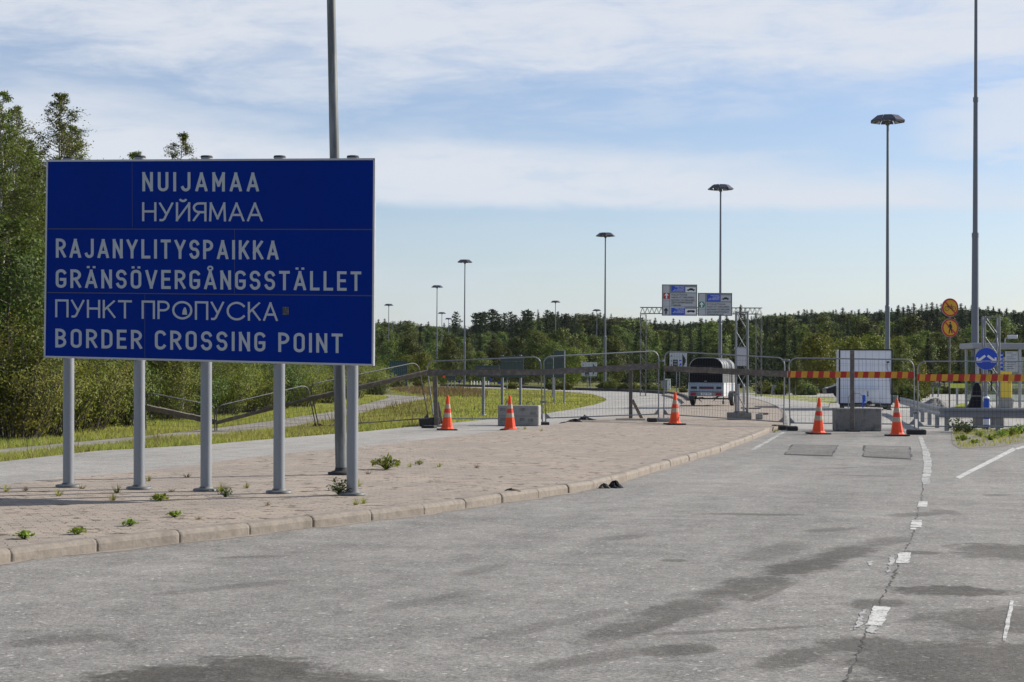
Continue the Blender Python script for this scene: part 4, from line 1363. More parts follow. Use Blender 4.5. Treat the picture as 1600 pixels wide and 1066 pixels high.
lm1, c1 = lattice_mast(1147, 1168, 656, KH, 487, (1137, 1173.5), .24, 'lattice mast with a flat grey box, on the island beside the car trailer', True)
b = D(1158, 572, c1.y + .1)
eq = thing('equipment_box', (b.x, b.y, b.z), 'flat grey equipment box mounted on the lattice mast by the car trailer', 'box', None, R(-6))
mb = MB(); mb.box((0, 0, .30), (.36, .12, .58), bev=.015); mb.build('case', sign_grey, eq)
for z_ in (.02, .60):
    mb = MB(); mb.box((0, -.02, z_), (.46, .05, .05)); mb.build('bracket', alu, eq)
lm2, c2 = lattice_mast(1534.5, 1559.5, 669, 0, 495, (1526, 1567), .33, 'lattice mast behind the round blue sign on the right')

# ------------------------------------------------------------------ round blue sign, bollard, prohibition signs
def circle(c, r, n, nr, ud, sd):
    return [Vector(c) + sd * (r * math.cos(2 * math.pi * k / n)) + ud * (r * math.sin(2 * math.pi * k / n)) for k in range(n)]


X_, Z_ = Vector((1, 0, 0)), Vector((0, 0, 1))


def round_sign(mb_rim, mb_face, c, r, n=32, rim=.012, y=0.0):
    N_ = Vector((0, -1, 0)); c = Vector(c)
    mb_rim.plate(circle(c + N_ * .0, r, n, N_, Z_, X_), .02, N_)
    mb_face.plate(circle(c + N_ * .003, r - rim, n, N_, Z_, X_), .004, N_)


b = P(1541.5, 670.5, 0)
rs = thing('round_sign', b, 'round blue sign with two white arrows pointing down and outward, on a pole', 'road sign', None, R(-12))
cz = D(1541.5, 560.8, b.y).z; rr_ = 17.7 * b.y / FPX
mb = MB(); mb.tube([(0, .12, 0), (0, .12, cz + rr_ * .9)], .032, 10); mb.build('pole', galv, rs)
r1, r2 = MB(), MB(); round_sign(r1, r2, (0, .07, cz), rr_, 36)
pl_ = r1.build('plate', alu, rs); fc = r2.build('face', round_blue, pl_)
mb = MB(); y_ = .07 - .0085
for s_ in (-1, 1):
    def A2(u, v): return Vector((s_ * u * rr_, y_, cz + v * rr_))
    def strip(p, q, w):
        d = (q - p).normalized(); n_ = Vector((-d.z, 0, d.x)) * w / 2
        qd = [p - n_, q - n_, q + n_, p + n_]
        nn = (qd[1] - qd[0]).cross(qd[2] - qd[0])
        if nn.y > 0: qd = qd[::-1]
        mb.plate(qd, .001, (0, -1, 0))
    strip(A2(.10, .28), A2(.72, -.20), .20 * rr_)
    y_ -= .0006; strip(A2(.78, .12), A2(.78, -.30), .16 * rr_); y_ -= .0006; strip(A2(.86, -.24), A2(.36, -.24), .15 * rr_); y_ -= .0006
mb.build('arrow', white_paint, fc)
bb_ = P(1541.5, 671.5, 0)
bo = thing('bollard', bb_, 'blue and white banded plastic bollard under the round blue sign', 'bollard')
zb = D(1541.5, 622.5, bb_.y).z
mb = MB(); cuts = [0, .16, .34, .58, .70, 1.0]
for k in range(5):
    mb.cur = (k + 1) % 2
    f = lambda q: .105 - .012 * q
    mb.lathe([(f(cuts[k]), zb * cuts[k]), (f(cuts[k + 1]), zb * cuts[k + 1])], 14)
mb.build('sleeve', [white_paint, blue_plastic], bo)
mb = MB(); mb.lathe([(.093, zb), (.06, zb + .05), (.03, zb + .06)], 12); mb.build('cap', white_paint, bo)
mb = MB(); mb.lathe([(.15, 0), (.15, .03), (.11, .05)], 12); mb.build('base', rubber, bo)

b = P(1483.5, 655, 0)
ps = thing('prohibition_sign', b, 'pole with two round yellow signs banning cycles and pedestrians', 'road sign', None, R(14))
mb = MB(); mb.tube([(0, 0, 0), (0, 0, D(1483.5, 468, b.y).z)], .032, 10); mb.build('pole', galv_dark, ps)
Kf = b.y / FPX
for kind, yc in (('bike', 480.7), ('walk', 512.4)):
    cz = D(1483.5, yc, b.y).z; rad = 14.4 * Kf
    r1, r2 = MB(), MB(); round_sign(r1, r2, (0, -.05, cz), rad, 36, .008)
    pl_ = r1.build('sign_plate', alu, ps)
    fc = r2.build('rim', sign_red, pl_)
    mb = MB(); mb.plate(circle((0, -.0575, cz), rad * .80, 32, None, Z_, X_), .001, (0, -1, 0))
    mb.build('face', sign_yellow, pl_)
    yy = [-.0590]

    def lay(pts2, th, closed=False):
        L_, R_ = ribbon([(u, v) for u, v in pts2], th)
        yy[0] -= .0004
        vs = [Vector((p.x * rad, yy[0], cz + p.y * rad)) for p in L_] + [Vector((p.x * rad, yy[0], cz + p.y * rad)) for p in R_]
        n_ = len(L_)
        mb.add(vs, [(n_ + i, n_ + i + 1, i + 1, i) for i in range(n_ - 1)])
    mb = MB()
    lay([(-.60, .60), (.60, -.60)], .17); mb.build('slash', sign_red, pl_)
    mb = MB()
    if kind == 'bike':
        for x in (-.40, .40): lay(arc(x, -.12, .24, .24, 0, 360, 21), .055)
        for pp in ([(-.40, -.12), (-.28, .22), (-.38, .24)], [(-.26, .14), (.16, .14), (.0, -.14), (-.26, .14)], [(.0, -.14), (.40, -.12), (.16, .14)], [(.16, .14), (.14, .28)], [(.06, .29), (.24, .29)]):
            lay(pp, .055)
    else:
        lay(arc(.0, .56, .045, .045, 0, 360, 13), .10)
        for pp, th in (([(.0, .42), (.02, .0)], .26), ([(.0, .05), (-.06, -.22), (-.16, -.62)], .13), ([(.06, .05), (.10, -.22), (.24, -.60)], .13), ([(-.06, .38), (-.16, .12), (-.30, .02)], .08), ([(.08, .38), (.20, .14), (.20, -.04)], .08)):
            lay(pp, th)
    mb.build('symbol', black_paint, pl_)

# ------------------------------------------------------------------ guardrail
g0, g1, g2 = P(1418, 671, 0), P(1479, 674.5, 0), P(1760, 676, 0)
gpath = [P(1409, 646, 0), P(1430, 654, 0), P(1442, 660, 0), P(1453, 664.5, 0), P(1465, 669, 0), P(1479, 673.5, 0), P(1495, 674.3, 0), P(1760, 676, 0)]
gr = thing('guardrail', (gpath[5].x, gpath[5].y, 0), 'bent steel guardrail with many short posts curving in front of the shelter', 'guardrail')
L = gr.location
prof = [(0, .40), (.035, .43), (.035, .48), (0, .52), (0, .56), (.035, .60), (.035, .65), (0, .69)]
line = smooth_line(gpath, 4)
vs, fs = [], []
for i, p in enumerate(line):
    t = (line[min(i + 1, len(line) - 1)] - line[max(i - 1, 0)]); t.z = 0; t.normalize()
    nr = Vector((t.y, -t.x, 0))
    for sd in (0, 1):
        for (x, z) in prof: vs.append(p - L + nr * (x + .06 - sd * .006) + Vector((0, 0, z)))
m_ = len(prof)
for i in range(len(line) - 1):
    for j in range(m_ - 1):
        a = i * 2 * m_ + j; b_ = (i + 1) * 2 * m_ + j
        fs.append((a, b_, b_ + 1, a + 1)); fs.append((a + m_, a + m_ + 1, b_ + m_ + 1, b_ + m_))
    for j in (0, m_ - 1):
        a = i * 2 * m_ + j; b_ = (i + 1) * 2 * m_ + j
        fs.append((a, a + m_, b_ + m_, b_))
mb = MB(); mb.add(vs, fs); mb.build('beam', galv, gr)
for (x, y) in ((1425, 652), (1432, 655), (1442, 660), (1453, 664.5), (1465, 669), (1480, 673.6), (1560, 674.7), (1640, 675.3)):
    p = P(x, y, 0) - L
    mb = MB(); mb.bar(p + Vector((0, .06, 0)), p + Vector((0, .06, .64)), .12, .07, up=(0, 1, 0)); mb.build('post', galv, gr)

# ------------------------------------------------------------------ shelter on the right
Ys = 86.0
s0 = D(1526, 636, Ys); s0.z = 0
sh = thing('bus_shelter', s0, 'glass shelter with flat pale roof at the right edge behind the guardrail', 'shelter')
L = sh.location


def SX(px): return D(px, 600, Ys).x - L.x


def SZ(py): return D(1560, py, Ys).z


roof_mb = MB(); w_ = SX(1660); roof_mb.box((w_ / 2 - .1, 1.1, SZ(541) + .02), (w_ + .3, 2.6, .28), bev=.03); roof_mb.build('roof', sign_mid, sh)
for px, wd in ((1527, .16), (1593.5, .13), (1660, .13)):
    mb = MB(); mb.box((SX(px), 0, SZ(545) / 2), (wd, .12, SZ(545)), bev=.01); mb.build('frame_post', alu, sh)
for px in (1527, 1660):
    mb = MB(); mb.box((SX(px), 2.1, SZ(545) / 2), (.12, .12, SZ(545)), bev=.01); mb.build('frame_post', alu, sh)
for a, b_ in ((1528, 1593), (1594, 1659)):
    mb = MB(); mb.box(((SX(a) + SX(b_)) / 2, 2.1, 1.45), (SX(b_) - SX(a) - .1, .012, 2.3)); mb.build('glass_pane', glass, sh)
mb = MB(); mb.box((SX(1527), 1.05, 1.45), (.012, 1.9, 2.3)); mb.build('glass_pane', glass, sh)
mb = MB()
for z in (.30, 1.05): mb.box((w_ / 2, 2.06, z), (w_ - .2, .05, .05))
mb.build('cross_rail', alu, sh)
po = MB(); po.box((SX(1581), .04, (SZ(549) + SZ(581)) / 2), (SX(1591) - SX(1571), .03, SZ(549) - SZ(581)), bev=.005)
pst = tag(po.build('notice_board', sign_grey), 'pale notice board with printed lines hanging in the glass shelter', 'notice board')
for v in pst.data.vertices: v.co = v.co + Vector(L)
mb = MB(); rg = random.Random(2)
for k in range(9):
    z = SZ(552) - k * .10
    if z < SZ(579): break
    x0_ = SX(1573.5) + (rg.random() < .3) * .2; x1_ = SX(1589) - rg.random() * .22
    mb.add([Vector(L) + Vector((x0_, .0235, z)), Vector(L) + Vector((x1_, .0235, z)), Vector(L) + Vector((x1_, .0235, z + .028)), Vector(L) + Vector((x0_, .0235, z + .028))], [(0, 1, 2, 3)])
mb.build('printed_lines', sign_back, pst)
po = MB(); po.box((SX(1565), .06, (SZ(551) + SZ(579)) / 2), (SX(1568) - SX(1562), .03, SZ(551) - SZ(579)), bev=.005)
p2 = tag(po.build('route_board', round_blue), 'narrow blue and pale route board beside the pale notice board', 'notice board')
for v in p2.data.vertices: v.co = v.co + Vector(L)
mb = MB()
for k in range(5): mb.box(Vector(L) + Vector((SX(1565), .043, SZ(555) - k * .2)), (.13, .006, .06))
mb.build('timetable_card', sign_grey, p2)
cab = thing('yellow_cabinet', (L.x + SX(1568), L.y - .35, 0), 'tall yellow cabinet on a grey plinth in the shelter', 'cabinet')
mb = MB(); mb.box((0, 0, SZ(622) + (SZ(580) - SZ(622)) / 2), (SX(1576.5) - SX(1560), .45, SZ(580) - SZ(622)), bev=.03); mb.build('housing', yellow_panel, cab)
mb = MB(); mb.box((0, 0, SZ(622) / 2), (SX(1577) - SX(1559), .55, SZ(622) - .003), bev=.02); mb.build('plinth', concrete, cab)
mb = MB(); mb.box((.12, -.23, SZ(596)), (.16, .012, .2)); mb.build('lock_plate', yellow_paint, cab)
lp_ = thing('roof_lamp', (L.x + SX(1573), L.y + .3, SZ(541) + .155), 'small box lamp on a bent arm above the shelter roof', 'lamp')
mb = MB(); mb.tube([(0, 0, 0), (0, 0, .18), (.05, 0, .26), (.18, 0, .30)], .028, 7); mb.build('arm', alu, lp_)
mb = MB(); mb.box((.38, 0, .33), (.46, .3, .19), bev=.03); mb.build('lantern', sign_grey, lp_)
ba = thing('yellow_barrier', (L.x + SX(1544), L.y + 6, 0), 'yellow green horizontal rail seen through the glass shelter', 'barrier')
mb = MB(); mb.box((1.9, 0, 1.06), (4.6, .08, .24), bev=.02); mb.build('rail', M('yellow green rail', (.62, .66, .12), .5), ba)
mb = MB(); [mb.box((x, 0, .47), (.1, .1, .94)) for x in (0, 1.3, 2.6, 3.9)]; mb.build('support', alu, ba)
bn = thing('litter_bin', (L.x + SX(1586), L.y + .9, 0), 'small dark bin with a white sheet above it under the notice board', 'bin')
mb = MB(); mb.lathe([(.17, 0), (.2, .4), (.2, .42)], 12); mb.build('bucket', rubber, bn)
mb = MB(); mb.box((-.06, .1, .74), (.36, .02, .32)); mb.build('white_sheet', white_paint, bn)
mb = MB(); mb.box((0, .13, .48), (.04, .03, .9)); mb.build('stake', galv_dark, bn)
bk = thing('black_pipe', D(1549, 611, c2.y - .1), 'short black pipe strapped upright behind the round blue sign', 'pipe')
mb = MB(); mb.tube([(0, 0, 0), (0, 0, .62)], .022, 8); mb.build('tube', rubber, bk)
mb = MB(); mb.box((0, .02, .45), (.14, .02, .04)); mb.build('strap', galv_dark, bk)

# gravel heap
b = P(1467, 645, 0)
V, F = [], []
rg = np.random.default_rng(5)
n_, k_ = 40, 14
for j in range(k_ + 1):
    f = j / k_
    for i in range(n_):
        a = 2 * math.pi * i / n_
        rr2 = (1 - f) * (1.0 + .16 * math.sin(a * 2 + 1) + .09 * math.sin(a * 5)) * 1.0
        V.append((0.90 * rr2 * math.cos(a) + .12 * f, 1.1 * rr2 * math.sin(a), .70 * (f ** .85) - .06 * (f > .9) + rg.normal(0, .014)))
for j in range(k_):
    for i in range(n_):
        F.append((j * n_ + i, j * n_ + (i + 1) % n_, (j + 1) * n_ + (i + 1) % n_, (j + 1) * n_ + i))
gh = np_mesh('gravel_heap', V, F, gravel_mat); gh.location = (b.x, b.y + 1, -.02)
tag(gh, 'grey gravel heap behind the bend of the guardrail', 'gravel heap')

# ================================================================== tarpaulin covered car trailer
b = P(1103, 634.5, KH)
ct = thing('car_trailer', b, 'small grey car trailer with black tarpaulin hood parked on the brick island', 'trailer', None, R(-19))
TW, TL, Z0, Z1, ZT = 1.66, 2.9, .46, 1.10, 2.27
mb = MB()
mb.box((-TW / 2 + .02, TL / 2, (Z0 + Z1) / 2), (.04, TL, Z1 - Z0)); mb.box((TW / 2 - .02, TL / 2, (Z0 + Z1) / 2), (.04, TL, Z1 - Z0))
mb.box((0, TL - .02, (Z0 + Z1) / 2), (TW - .084, .04, Z1 - Z0)); mb.box((0, TL / 2, Z0 + .03), (TW - .084, TL - .09, .05))
for y in (.02, .75, 1.5, 2.25, TL - .04): mb.box((TW / 2 + .012, y, (Z0 + Z1) / 2), (.03, .05, Z1 - Z0)); mb.box((-TW / 2 - .012, y, (Z0 + Z1) / 2), (.03, .05, Z1 - Z0))
mb.build('body', M('pale trailer side', (.58, .59, .60), .45, .1, .12, 4), ct)
mb = MB(); mb.box((0, -.012, (Z0 + Z1) / 2 + .11), (TW - .10, .045, Z1 - Z0 - .22), bev=.01)
tg = mb.build('tailgate', trailer_grey, ct)
mb = MB()
for (x0, x1) in ((-.72, -.42), (-.32, .38), (.50, .74)): mb.box(((x0 + x1) / 2, -.037, .86), (x1 - x0, .006, .115))
mb.build('dark_stripe', M('dark stripe', (.02, .022, .03), .5), tg)
mb = MB(); mb.box((.06, -.0415, .86), (.52, .004, .07)); mb.build('red_stripe', M('dark red stripe', (.14, .02, .02), .5), tg)
mb = MB()
for x in (-.40, .46): mb.box((x, -.042, .86), (.055, .03, .36), bev=.008)
mb.build('gate_strap', alu, tg)
mb = MB()
for x in (-.80, .80): mb.box((x, -.03, 1.05), (.10, .06, .07), bev=.015)
mb.build('latch', alu, tg)
mb = MB(); mb.box((0, -.018, Z0 + .10), (TW - .04, .05, .20), bev=.01); lb = mb.build('light_bar', sign_mid, ct)
for x in (-.60, .62):
    mb = MB(); mb.box((x, -.052, Z0 + .105), (.26, .03, .13), bev=.01); mb.build('tail_light', red_lens, lb)
mb = MB(); mb.box((.02, -.047, Z0 + .11), (.50, .01, .115)); npl = mb.build('number_plate', white_paint, lb)
small_text('plate_number', ['DUT-794'], .075, 0, 0, .1, black_paint, lb, .001, 'CENTER', .03, (.02, -.0535, Z0 + .074), (1, 0, 0), (0, 0, 1), .44)
# hood: arched profile drawn forward in bands
prof = []
hw = TW / 2 - .02
for k in range(17):
    a = math.pi * k / 16
    x = -hw * math.cos(a) if abs(math.cos(a)) < 1 else -hw * math.cos(a)
    e = .38
    xx = -hw * (abs(math.cos(a)) ** e) * (1 if math.cos(a) > 0 else -1)
    zz = Z1 + .01 + (ZT - Z1) * (abs(math.sin(a)) ** e)
    if zz > Z1 + .8:
        xx *= 1 - .16 * ((zz - Z1 - .8) / (ZT - Z1 - .8)) ** 2
    prof.append((xx, zz))
bands = [0, .10, .42, .56, .95, 1.08, 1.5, 1.64, 2.1, 2.25, TL - .05]
vs, fs, mi = [], [], []
mb = MB(); n_ = len(prof)
for i, y in enumerate(bands[:-1]):
    y1 = bands[i + 1]
    mb.cur = i % 2
    bulge = 1.0
    vs = []
    for q in range(4):
        yy = y + (y1 - y) * q / 3
        sag = (.018 * math.sin(math.pi * q / 3)) * (1 if i % 2 else 0)
        for (x, z) in prof: vs.append((x * (1 - sag), yy, z - (sag * .8 if z > Z1 + .05 else 0)))
    mb.add(vs, [(q * n_ + k, (q + 1) * n_ + k, (q + 1) * n_ + k + 1, q * n_ + k + 1) for q in range(3) for k in range(n_ - 1)], True)
hood = mb.build('hood', [tarp, tarp_sheen], ct)
mb = MB(); mb.add([(x, .012, z) for x, z in prof], [tuple(range(n_))[::-1]]); mb.build('end_flap', tarp, hood)
mb = MB(); mb.add([(x, TL - .07, z) for x, z in prof], [tuple(range(n_))]); mb.build('end_flap', tarp, hood)
mb = MB(); mb.tube([(x, -.002, z) for x, z in prof], .016, 6); mb.build('piping', alu, hood)
mb = MB(); mb.box((-.02, -.01, 1.17), (.12, .02, .03)); mb.build('buckle', alu, hood)
for s_ in (-1, 1):
    mb = MB(); Mr = Matrix.Rotation(R(90), 3, 'Y')
    cxw = s_ * (TW / 2 + .13)
    prof_t = [(.20, -.09), (.29, -.085), (.315, -.05), (.315, .05), (.29, .085), (.20, .09), (.20, -.09)]
    tmp = MB(); tmp.lathe(prof_t, 22)
    mb.add([Mr @ Vector(v) + Vector((cxw - s_ * .0, 1.45, .315)) for v in tmp.v], tmp.f, True)
    wh = mb.build('wheel', rubber, ct)
    tmp = MB(); tmp.lathe([(.20, -.06), (.2, .06), (.10, .05), (.06, .07), (.02, .07), (.0, .07)], 18)
    mb = MB(); mb.add([Mr @ Vector((v[0], v[1], v[2] * s_)) + Vector((cxw, 1.45, .315)) for v in tmp.v], tmp.f, True); mb.build('rim', alu, wh)
    mb = MB()
    pts = [Vector((cxw, 1.45 + .37 * math.cos(a), .33 + .37 * math.sin(a))) for a in [R(-8 + 196 * k / 10) for k in range(11)]]
    for k in range(10): mb.bar(pts[k], pts[k + 1], .24, .012, up=(pts[k] + pts[k + 1]) / 2 - Vector((cxw, 1.45, .33)))
    mb.build('mudguard', M('dark mudguard', (.05, .055, .06), .5), ct)
mb = MB(); mb.box((0, 1.45, .33), (TW + .1, .07, .07)); mb.box((0, TL + .4, .42), (.08, 1.6, .08)); mb.box((-.35, .5, .38), (.06, .9, .06)); mb.box((.35, .5, .38), (.06, .9, .06))
mb.tube([(-.5, .1, .44), (-.3, .35, .2)], .02, 6); mb.tube([(.5, .1, .44), (.3, .35, .25)], .02, 6)
mb.build('chassis', galv_dark, ct)
mb = MB(); mb.tube([(0, TL + 1.1, .44), (0, TL + 1.1, .02)], .03, 8); mb.box((0, TL + 1.1, .12), (.10, .2, .2), bev=.04); mb.build('jockey_wheel', galv_dark, ct)

# ================================================================== white box trailer
b = P(1352.5, 641, 0)
bt = thing('box_trailer', b, 'white box trailer with black edge trim parked beyond the stained concrete block', 'trailer', None, R(-9.5))
KZ = b.y / FPX
BW = 81.5 * KZ / math.cos(R(-2)); zB = D(1352, 632, b.y).z; zT = D(1352, 546, b.y).z
BL = 4.4
mb = MB(); mb.box((0, BL / 2, (zB + zT) / 2), (BW, BL, zT - zB)); bx = mb.build('body', box_white, bt)
e_ = .062
mb = MB()
mb.box((0, -.012, zT - e_ / 2 + .01), (BW + .02, .045, e_)); mb.box((0, -.012, zB + e_ / 2 - .01), (BW + .02, .045, e_))
for s_ in (-1, 1): mb.box((s_ * (BW / 2 - e_ / 2 + .01), -.0115, (zB + zT) / 2), (e_, .043, zT - zB - 2 * e_ + .02))
mb.build('edge_trim', M('black edge trim', (.018, .02, .03), .5), bx)
mb = MB()
for k in range(1, 8): mb.box((-BW / 2 + BW * k / 8, -.0015, (zB + zT) / 2), (.008, .006, zT - zB - .1))
for z in (.33, .70): mb.box((0, -.0010, zB + (zT - zB) * z), (BW - .1, .005, .008))
mb.build('panel_joint', sign_mid, bx)
mb = MB(); mb.box((-BW / 2 - .012, .45, (zB + zT) / 2), (.02, .9, zT - zB - .1)); mb.box((-BW / 2 - .012, 2.6, (zB + zT) / 2), (.02, 3.2, zT - zB - .1)); mb.build('side_cladding', sign_grey, bx)
mb = MB(); hx, hz = (1386.5 - 1352.5) * KZ, D(1386, 566, b.y).z
mb.box((hx, -.03, hz), (.12, .06, .07), bev=.01); mb.tube([(hx - .03, -.035, hz), (hx - .04, -.05, hz - .25), (hx + .08, -.04, hz - .7), (hx + .14, -.035, hz - 1.5)], .012, 6); mb.build('cable_socket', black_paint, bt)
mb = MB(); mb.box(((1354 - 1352.5) * KZ, -.27, zB + .36), (1.07, .44, .58), bev=.015); tb_ = mb.build('tool_box', white_paint, bt)
mb = MB(); mb.box((.03, -.28, zB + .66), (1.12, .50, .05), bev=.01); mb.build('lid', white_paint, tb_)
mb = MB(); mb.box((.08, -.50, zB + .52), (.03, .02, .18)); mb.box((.08, -.50, zB + .40), (.05, .02, .05)); mb.build('catch', black_paint, tb_)
mb = MB()
for s_ in (-1, 1): mb.bar((s_ * .75, -.02, zB - .05), (0, -1.45, zB + .02), .07, .09)
mb.box((0, BL / 2, zB - .07), (BW * .8, BL, .10)); mb.box((0, -.3, zB - .05), (1.2, .08, .1))
mb.build('drawbar', galv_dark, bt)
mb = MB(); mb.tube([(-.15, -1.3, zB - .1), (-.15, -1.3, zB + .45)], .05, 8); mb.box((-.12, -1.3, zB + .30), (.16, .12, .30), bev=.03); mb.build('jockey_housing', blue_plastic, bt)
mb = MB(); mb.lathe([(.0, .0), (.08, .0), (.14, .05), (.15, .1), (.08, .16), (0, .17)], 12, (.14, -1.3, zB + .02)); mb.box((.4, -.6, zB + .0), (.5, .3, .14), bev=.04); mb.build('hitch_parts', rubber, bt)
mb = MB(); mb.tube([(-.80, -.9, .02), (-.80, -.9, .62), (-.66, -.9, .78), (-.30, -.9, .78), (-.16, -.9, .62), (-.16, -.9, .02)], .022, 8); mb.build('support_hoop', alu, bt)
for s_ in (-1, 1):
    for y in (1.9, 2.6):
        tmp = MB(); tmp.lathe([(.16, -.09), (.27, -.085), (.30, -.05), (.30, .05), (.27, .085), (.16, .09), (0, .06)], 20)
        mb = MB(); Mr = Matrix.Rotation(R(90), 3, 'Y'); mb.add([Mr @ Vector(v) + Vector((s_ * (BW / 2 - .2), y, .30)) for v in tmp.v], tmp.f, True); mb.build('wheel', rubber, bt)
for s_ in (-1, 1):
    mb = MB(); xx = s_ * (BW / 2 - .12)
    mb.box((xx, .35, zB - .1), (.16, .16, .2), bev=.01); mb.box((xx, .35, .03), (.22, .22, .05)); mb.box((xx, .35, .12), (.08, .08, .18))
    mb.build('corner_leg', galv_dark, bt)
mb = MB(); mb.tube([(BW / 2 + .12, .3, zB + .08), (BW / 2 + .12, .3, zB + .42)], .16, 12); mb.build('gas_bottle', M('grey green bottle', (.13, .16, .15), .5), bt)
mb = MB(); mb.tube([(-BW / 2 - .1, -.1, .35), (-BW / 2 - .42, -.15, .33), (-BW / 2 - .46, -.2, .14), (-BW / 2 - .85, -.3, .13), (-BW / 2 - .95, -.3, .01)], .018, 6); mb.build('step_bracket', galv_dark, bt)

# ================================================================== sign gantry and its two boards
Yg = 123.0
gl, grr = D(1000, 600, Yg), D(1190, 600, Yg)
gy = thing('sign_gantry', ((gl.x + grr.x) / 2, Yg, 0), 'thin lattice gantry spanning behind the two lane signs', 'gantry')
L = gy.location
kz = Yg / FPX
zt_, zb_ = D(1095, 481, Yg).z, D(1095, 490.5, Yg).z
mb = MB()
bw = .46
x0, x1 = gl.x - L.x, grr.x - L.x
for y in (-bw / 2, bw / 2):
    for z in (zt_, zb_): mb.tube([(x0, y, z), (x1, y, z)], .03, 6)
n_ = 26
for k in range(n_):
    a, b_ = x0 + (x1 - x0) * k / n_, x0 + (x1 - x0) * (k + 1) / n_
    m_ = (a + b_) / 2
    for y in (-bw / 2, bw / 2):
        mb.tube([(a, y, zb_), (m_, y, zt_)], .013, 5, cap=False); mb.tube([(m_, y, zt_), (b_, y, zb_)], .013, 5, cap=False)
    mb.tube([(a, -bw / 2, zt_), (b_, bw / 2, zt_)], .012, 5, cap=False)
mb.build('beam', galv_dark, gy)
for x in (x0 + .22, x1 - .22):
    mb = MB(); lattice(mb, (x, 0, 0), .40, .46, .02, zb_ - .06, .020, .62, .007); mb.build('leg', galv_dark, gy)


def board(px0, py0, px1, py1, label, group=None):
    a, b_ = D(px0, py1, Yg - .7), D(px1, py0, Yg - .7)
    o = thing('lane_sign', ((a.x + b_.x) / 2, Yg - .7, a.z), label, 'road sign')
    w, h = b_.x - a.x, b_.z - a.z
    mb = MB(); mb.box((0, .05, h / 2), (w, .08, h)); bd = mb.build('board', sign_grey, o)
    mb = MB()
    for x in (-w / 2 + .03, w / 2 - .03): mb.box((x, .0, h / 2), (.05, .05, h + .02))
    for z in (.02, h - .02): mb.box((0, .001, z), (w - .11, .05, .05))
    mb.build('edge_frame', galv_dark, bd)
    mb = MB()
    for x in (-w * .3, w * .3): mb.box((x, .28, h * .5), (.08, .36, .08)); mb.box((x, .12, h * .5), (.1, .06, h * .9))
    mb.build('hanger', galv_dark, o)

    def rect(mb_, u0, v0, u1, v1, d):
        mb_.add([(-w / 2 + u * w, .01 - d, h * (1 - v)) for u, v in ((u0, v1), (u1, v1), (u1, v0), (u0, v0))], [(0, 1, 2, 3)])
    return o, bd, w, h, rect


def car_shape(mb, w, h, u0, v0, u1, v1, d, van=False):
    if van: o_ = [(0, .25), (.04, .55), (.10, .62), (.16, .95), (.90, .97), (.97, .6), (1, .5), (1, .2), (.9, .2), (.85, .0), (.75, .0), (.70, .2), (.32, .2), (.27, 0), (.17, 0), (.12, .2), (0, .2)]
    else: o_ = [(0, .25), (.02, .48), (.22, .58), (.36, .95), (.68, .97), (.82, .60), (.98, .52), (1, .25), (.9, .2), (.85, 0), (.75, 0), (.70, .2), (.32, .2), (.27, 0), (.17, 0), (.12, .2), (.02, .2)]
    mb.plate([(-w / 2 + (u0 + (u1 - u0) * a) * w, .01 - d, h * (1 - (v1 + (v0 - v1) * b_))) for a, b_ in o_[::-1]], .002, (0, -1, 0))


def arrow_up(mb, w, h, u, v, s_, d):
    cx, cz = -w / 2 + u * w, h * (1 - v)
    pts = [(-.12, -.5), (.12, -.5), (.12, .08), (.34, -.02), (.34, .14), (0, .5), (-.34, .14), (-.34, -.02), (-.12, .08)]
    mb.plate([(cx + a * s_, .01 - d, cz + b_ * s_) for a, b_ in pts], .002, (0, -1, 0))


NOTE = ['KAIKKI PASSIT', 'ALLA PASS', 'ALL PASSPORTS', 'ВСЕ ПАСПОРТА']
o, bd, w, h, rect = board(1034.3, 445, 1089.3, 493.2, 'left hanging lane sign with red arrow square, goods to declare', None)
mb = MB(); rect(mb, .225, .01, .99, .265, .012); mb.build('grey_band', sign_mid, bd)
mb = MB(); rect(mb, .65, .71, .99, .83, .0125); mb.build('grey_band', sign_mid, bd)
mb = MB(); rect(mb, .265, .045, .645, .225, .0165); bp_ = mb.build('blue_field', round_blue, bd)
mb = MB(); rect(mb, .265, .75, .65, .97, .0165); bp2_ = mb.build('blue_field', round_blue, bd)
mb = MB(); rect(mb, .04, .27, .215, .46, .0165); rp_ = mb.build('red_field', M('red sign square', (.38, .03, .025), .5), bd)
mb = MB(); rect(mb, .67, .085, .965, .25, .018); mb.build('white_field', white_paint, bd)
mb = MB(); rect(mb, .665, .78, .97, .955, .018); mb.build('white_field', white_paint, bd)
mb = MB()
for (a, b_) in (((.0, .695), (1, .70)), ((.215, 0), (.222, 1)), ((0, .52), (.22, .524)), ((.22, .535), (1, .538)), ((.22, .268), (1, .274))): rect(mb, a[0], a[1], b_[0], b_[1], .0195)
mb.build('seam', black_paint, bd)
mb = MB(); arrow_up(mb, w, h, .128, .36, .40, .021); mb.build('white_arrow', white_paint, rp_)
mb = MB(); arrow_up(mb, w, h, .115, .85, .44, .021); mb.build('black_arrow', black_paint, bd)
mb = MB(); car_shape(mb, w, h, .70, .11, .94, .205, .022); mb.build('car_symbol', black_paint, bd)
mb = MB(); car_shape(mb, w, h, .70, .82, .94, .90, .022, True); mb.build('car_symbol', black_paint, bd)
small_text('text_line', ['TULLATTAVAA', 'VAROR ATT DEKLARERA', 'GOODS TO DECLARE', 'ДЕКЛАРИРУЕМЫЕ', 'ТОВАРЫ'], .125, 0, 0, .190, black_paint, bd, 0, 'LEFT', .012, (-w / 2 + .26 * w, .01 - .022, h * (1 - .355)), maxw=w * .66)
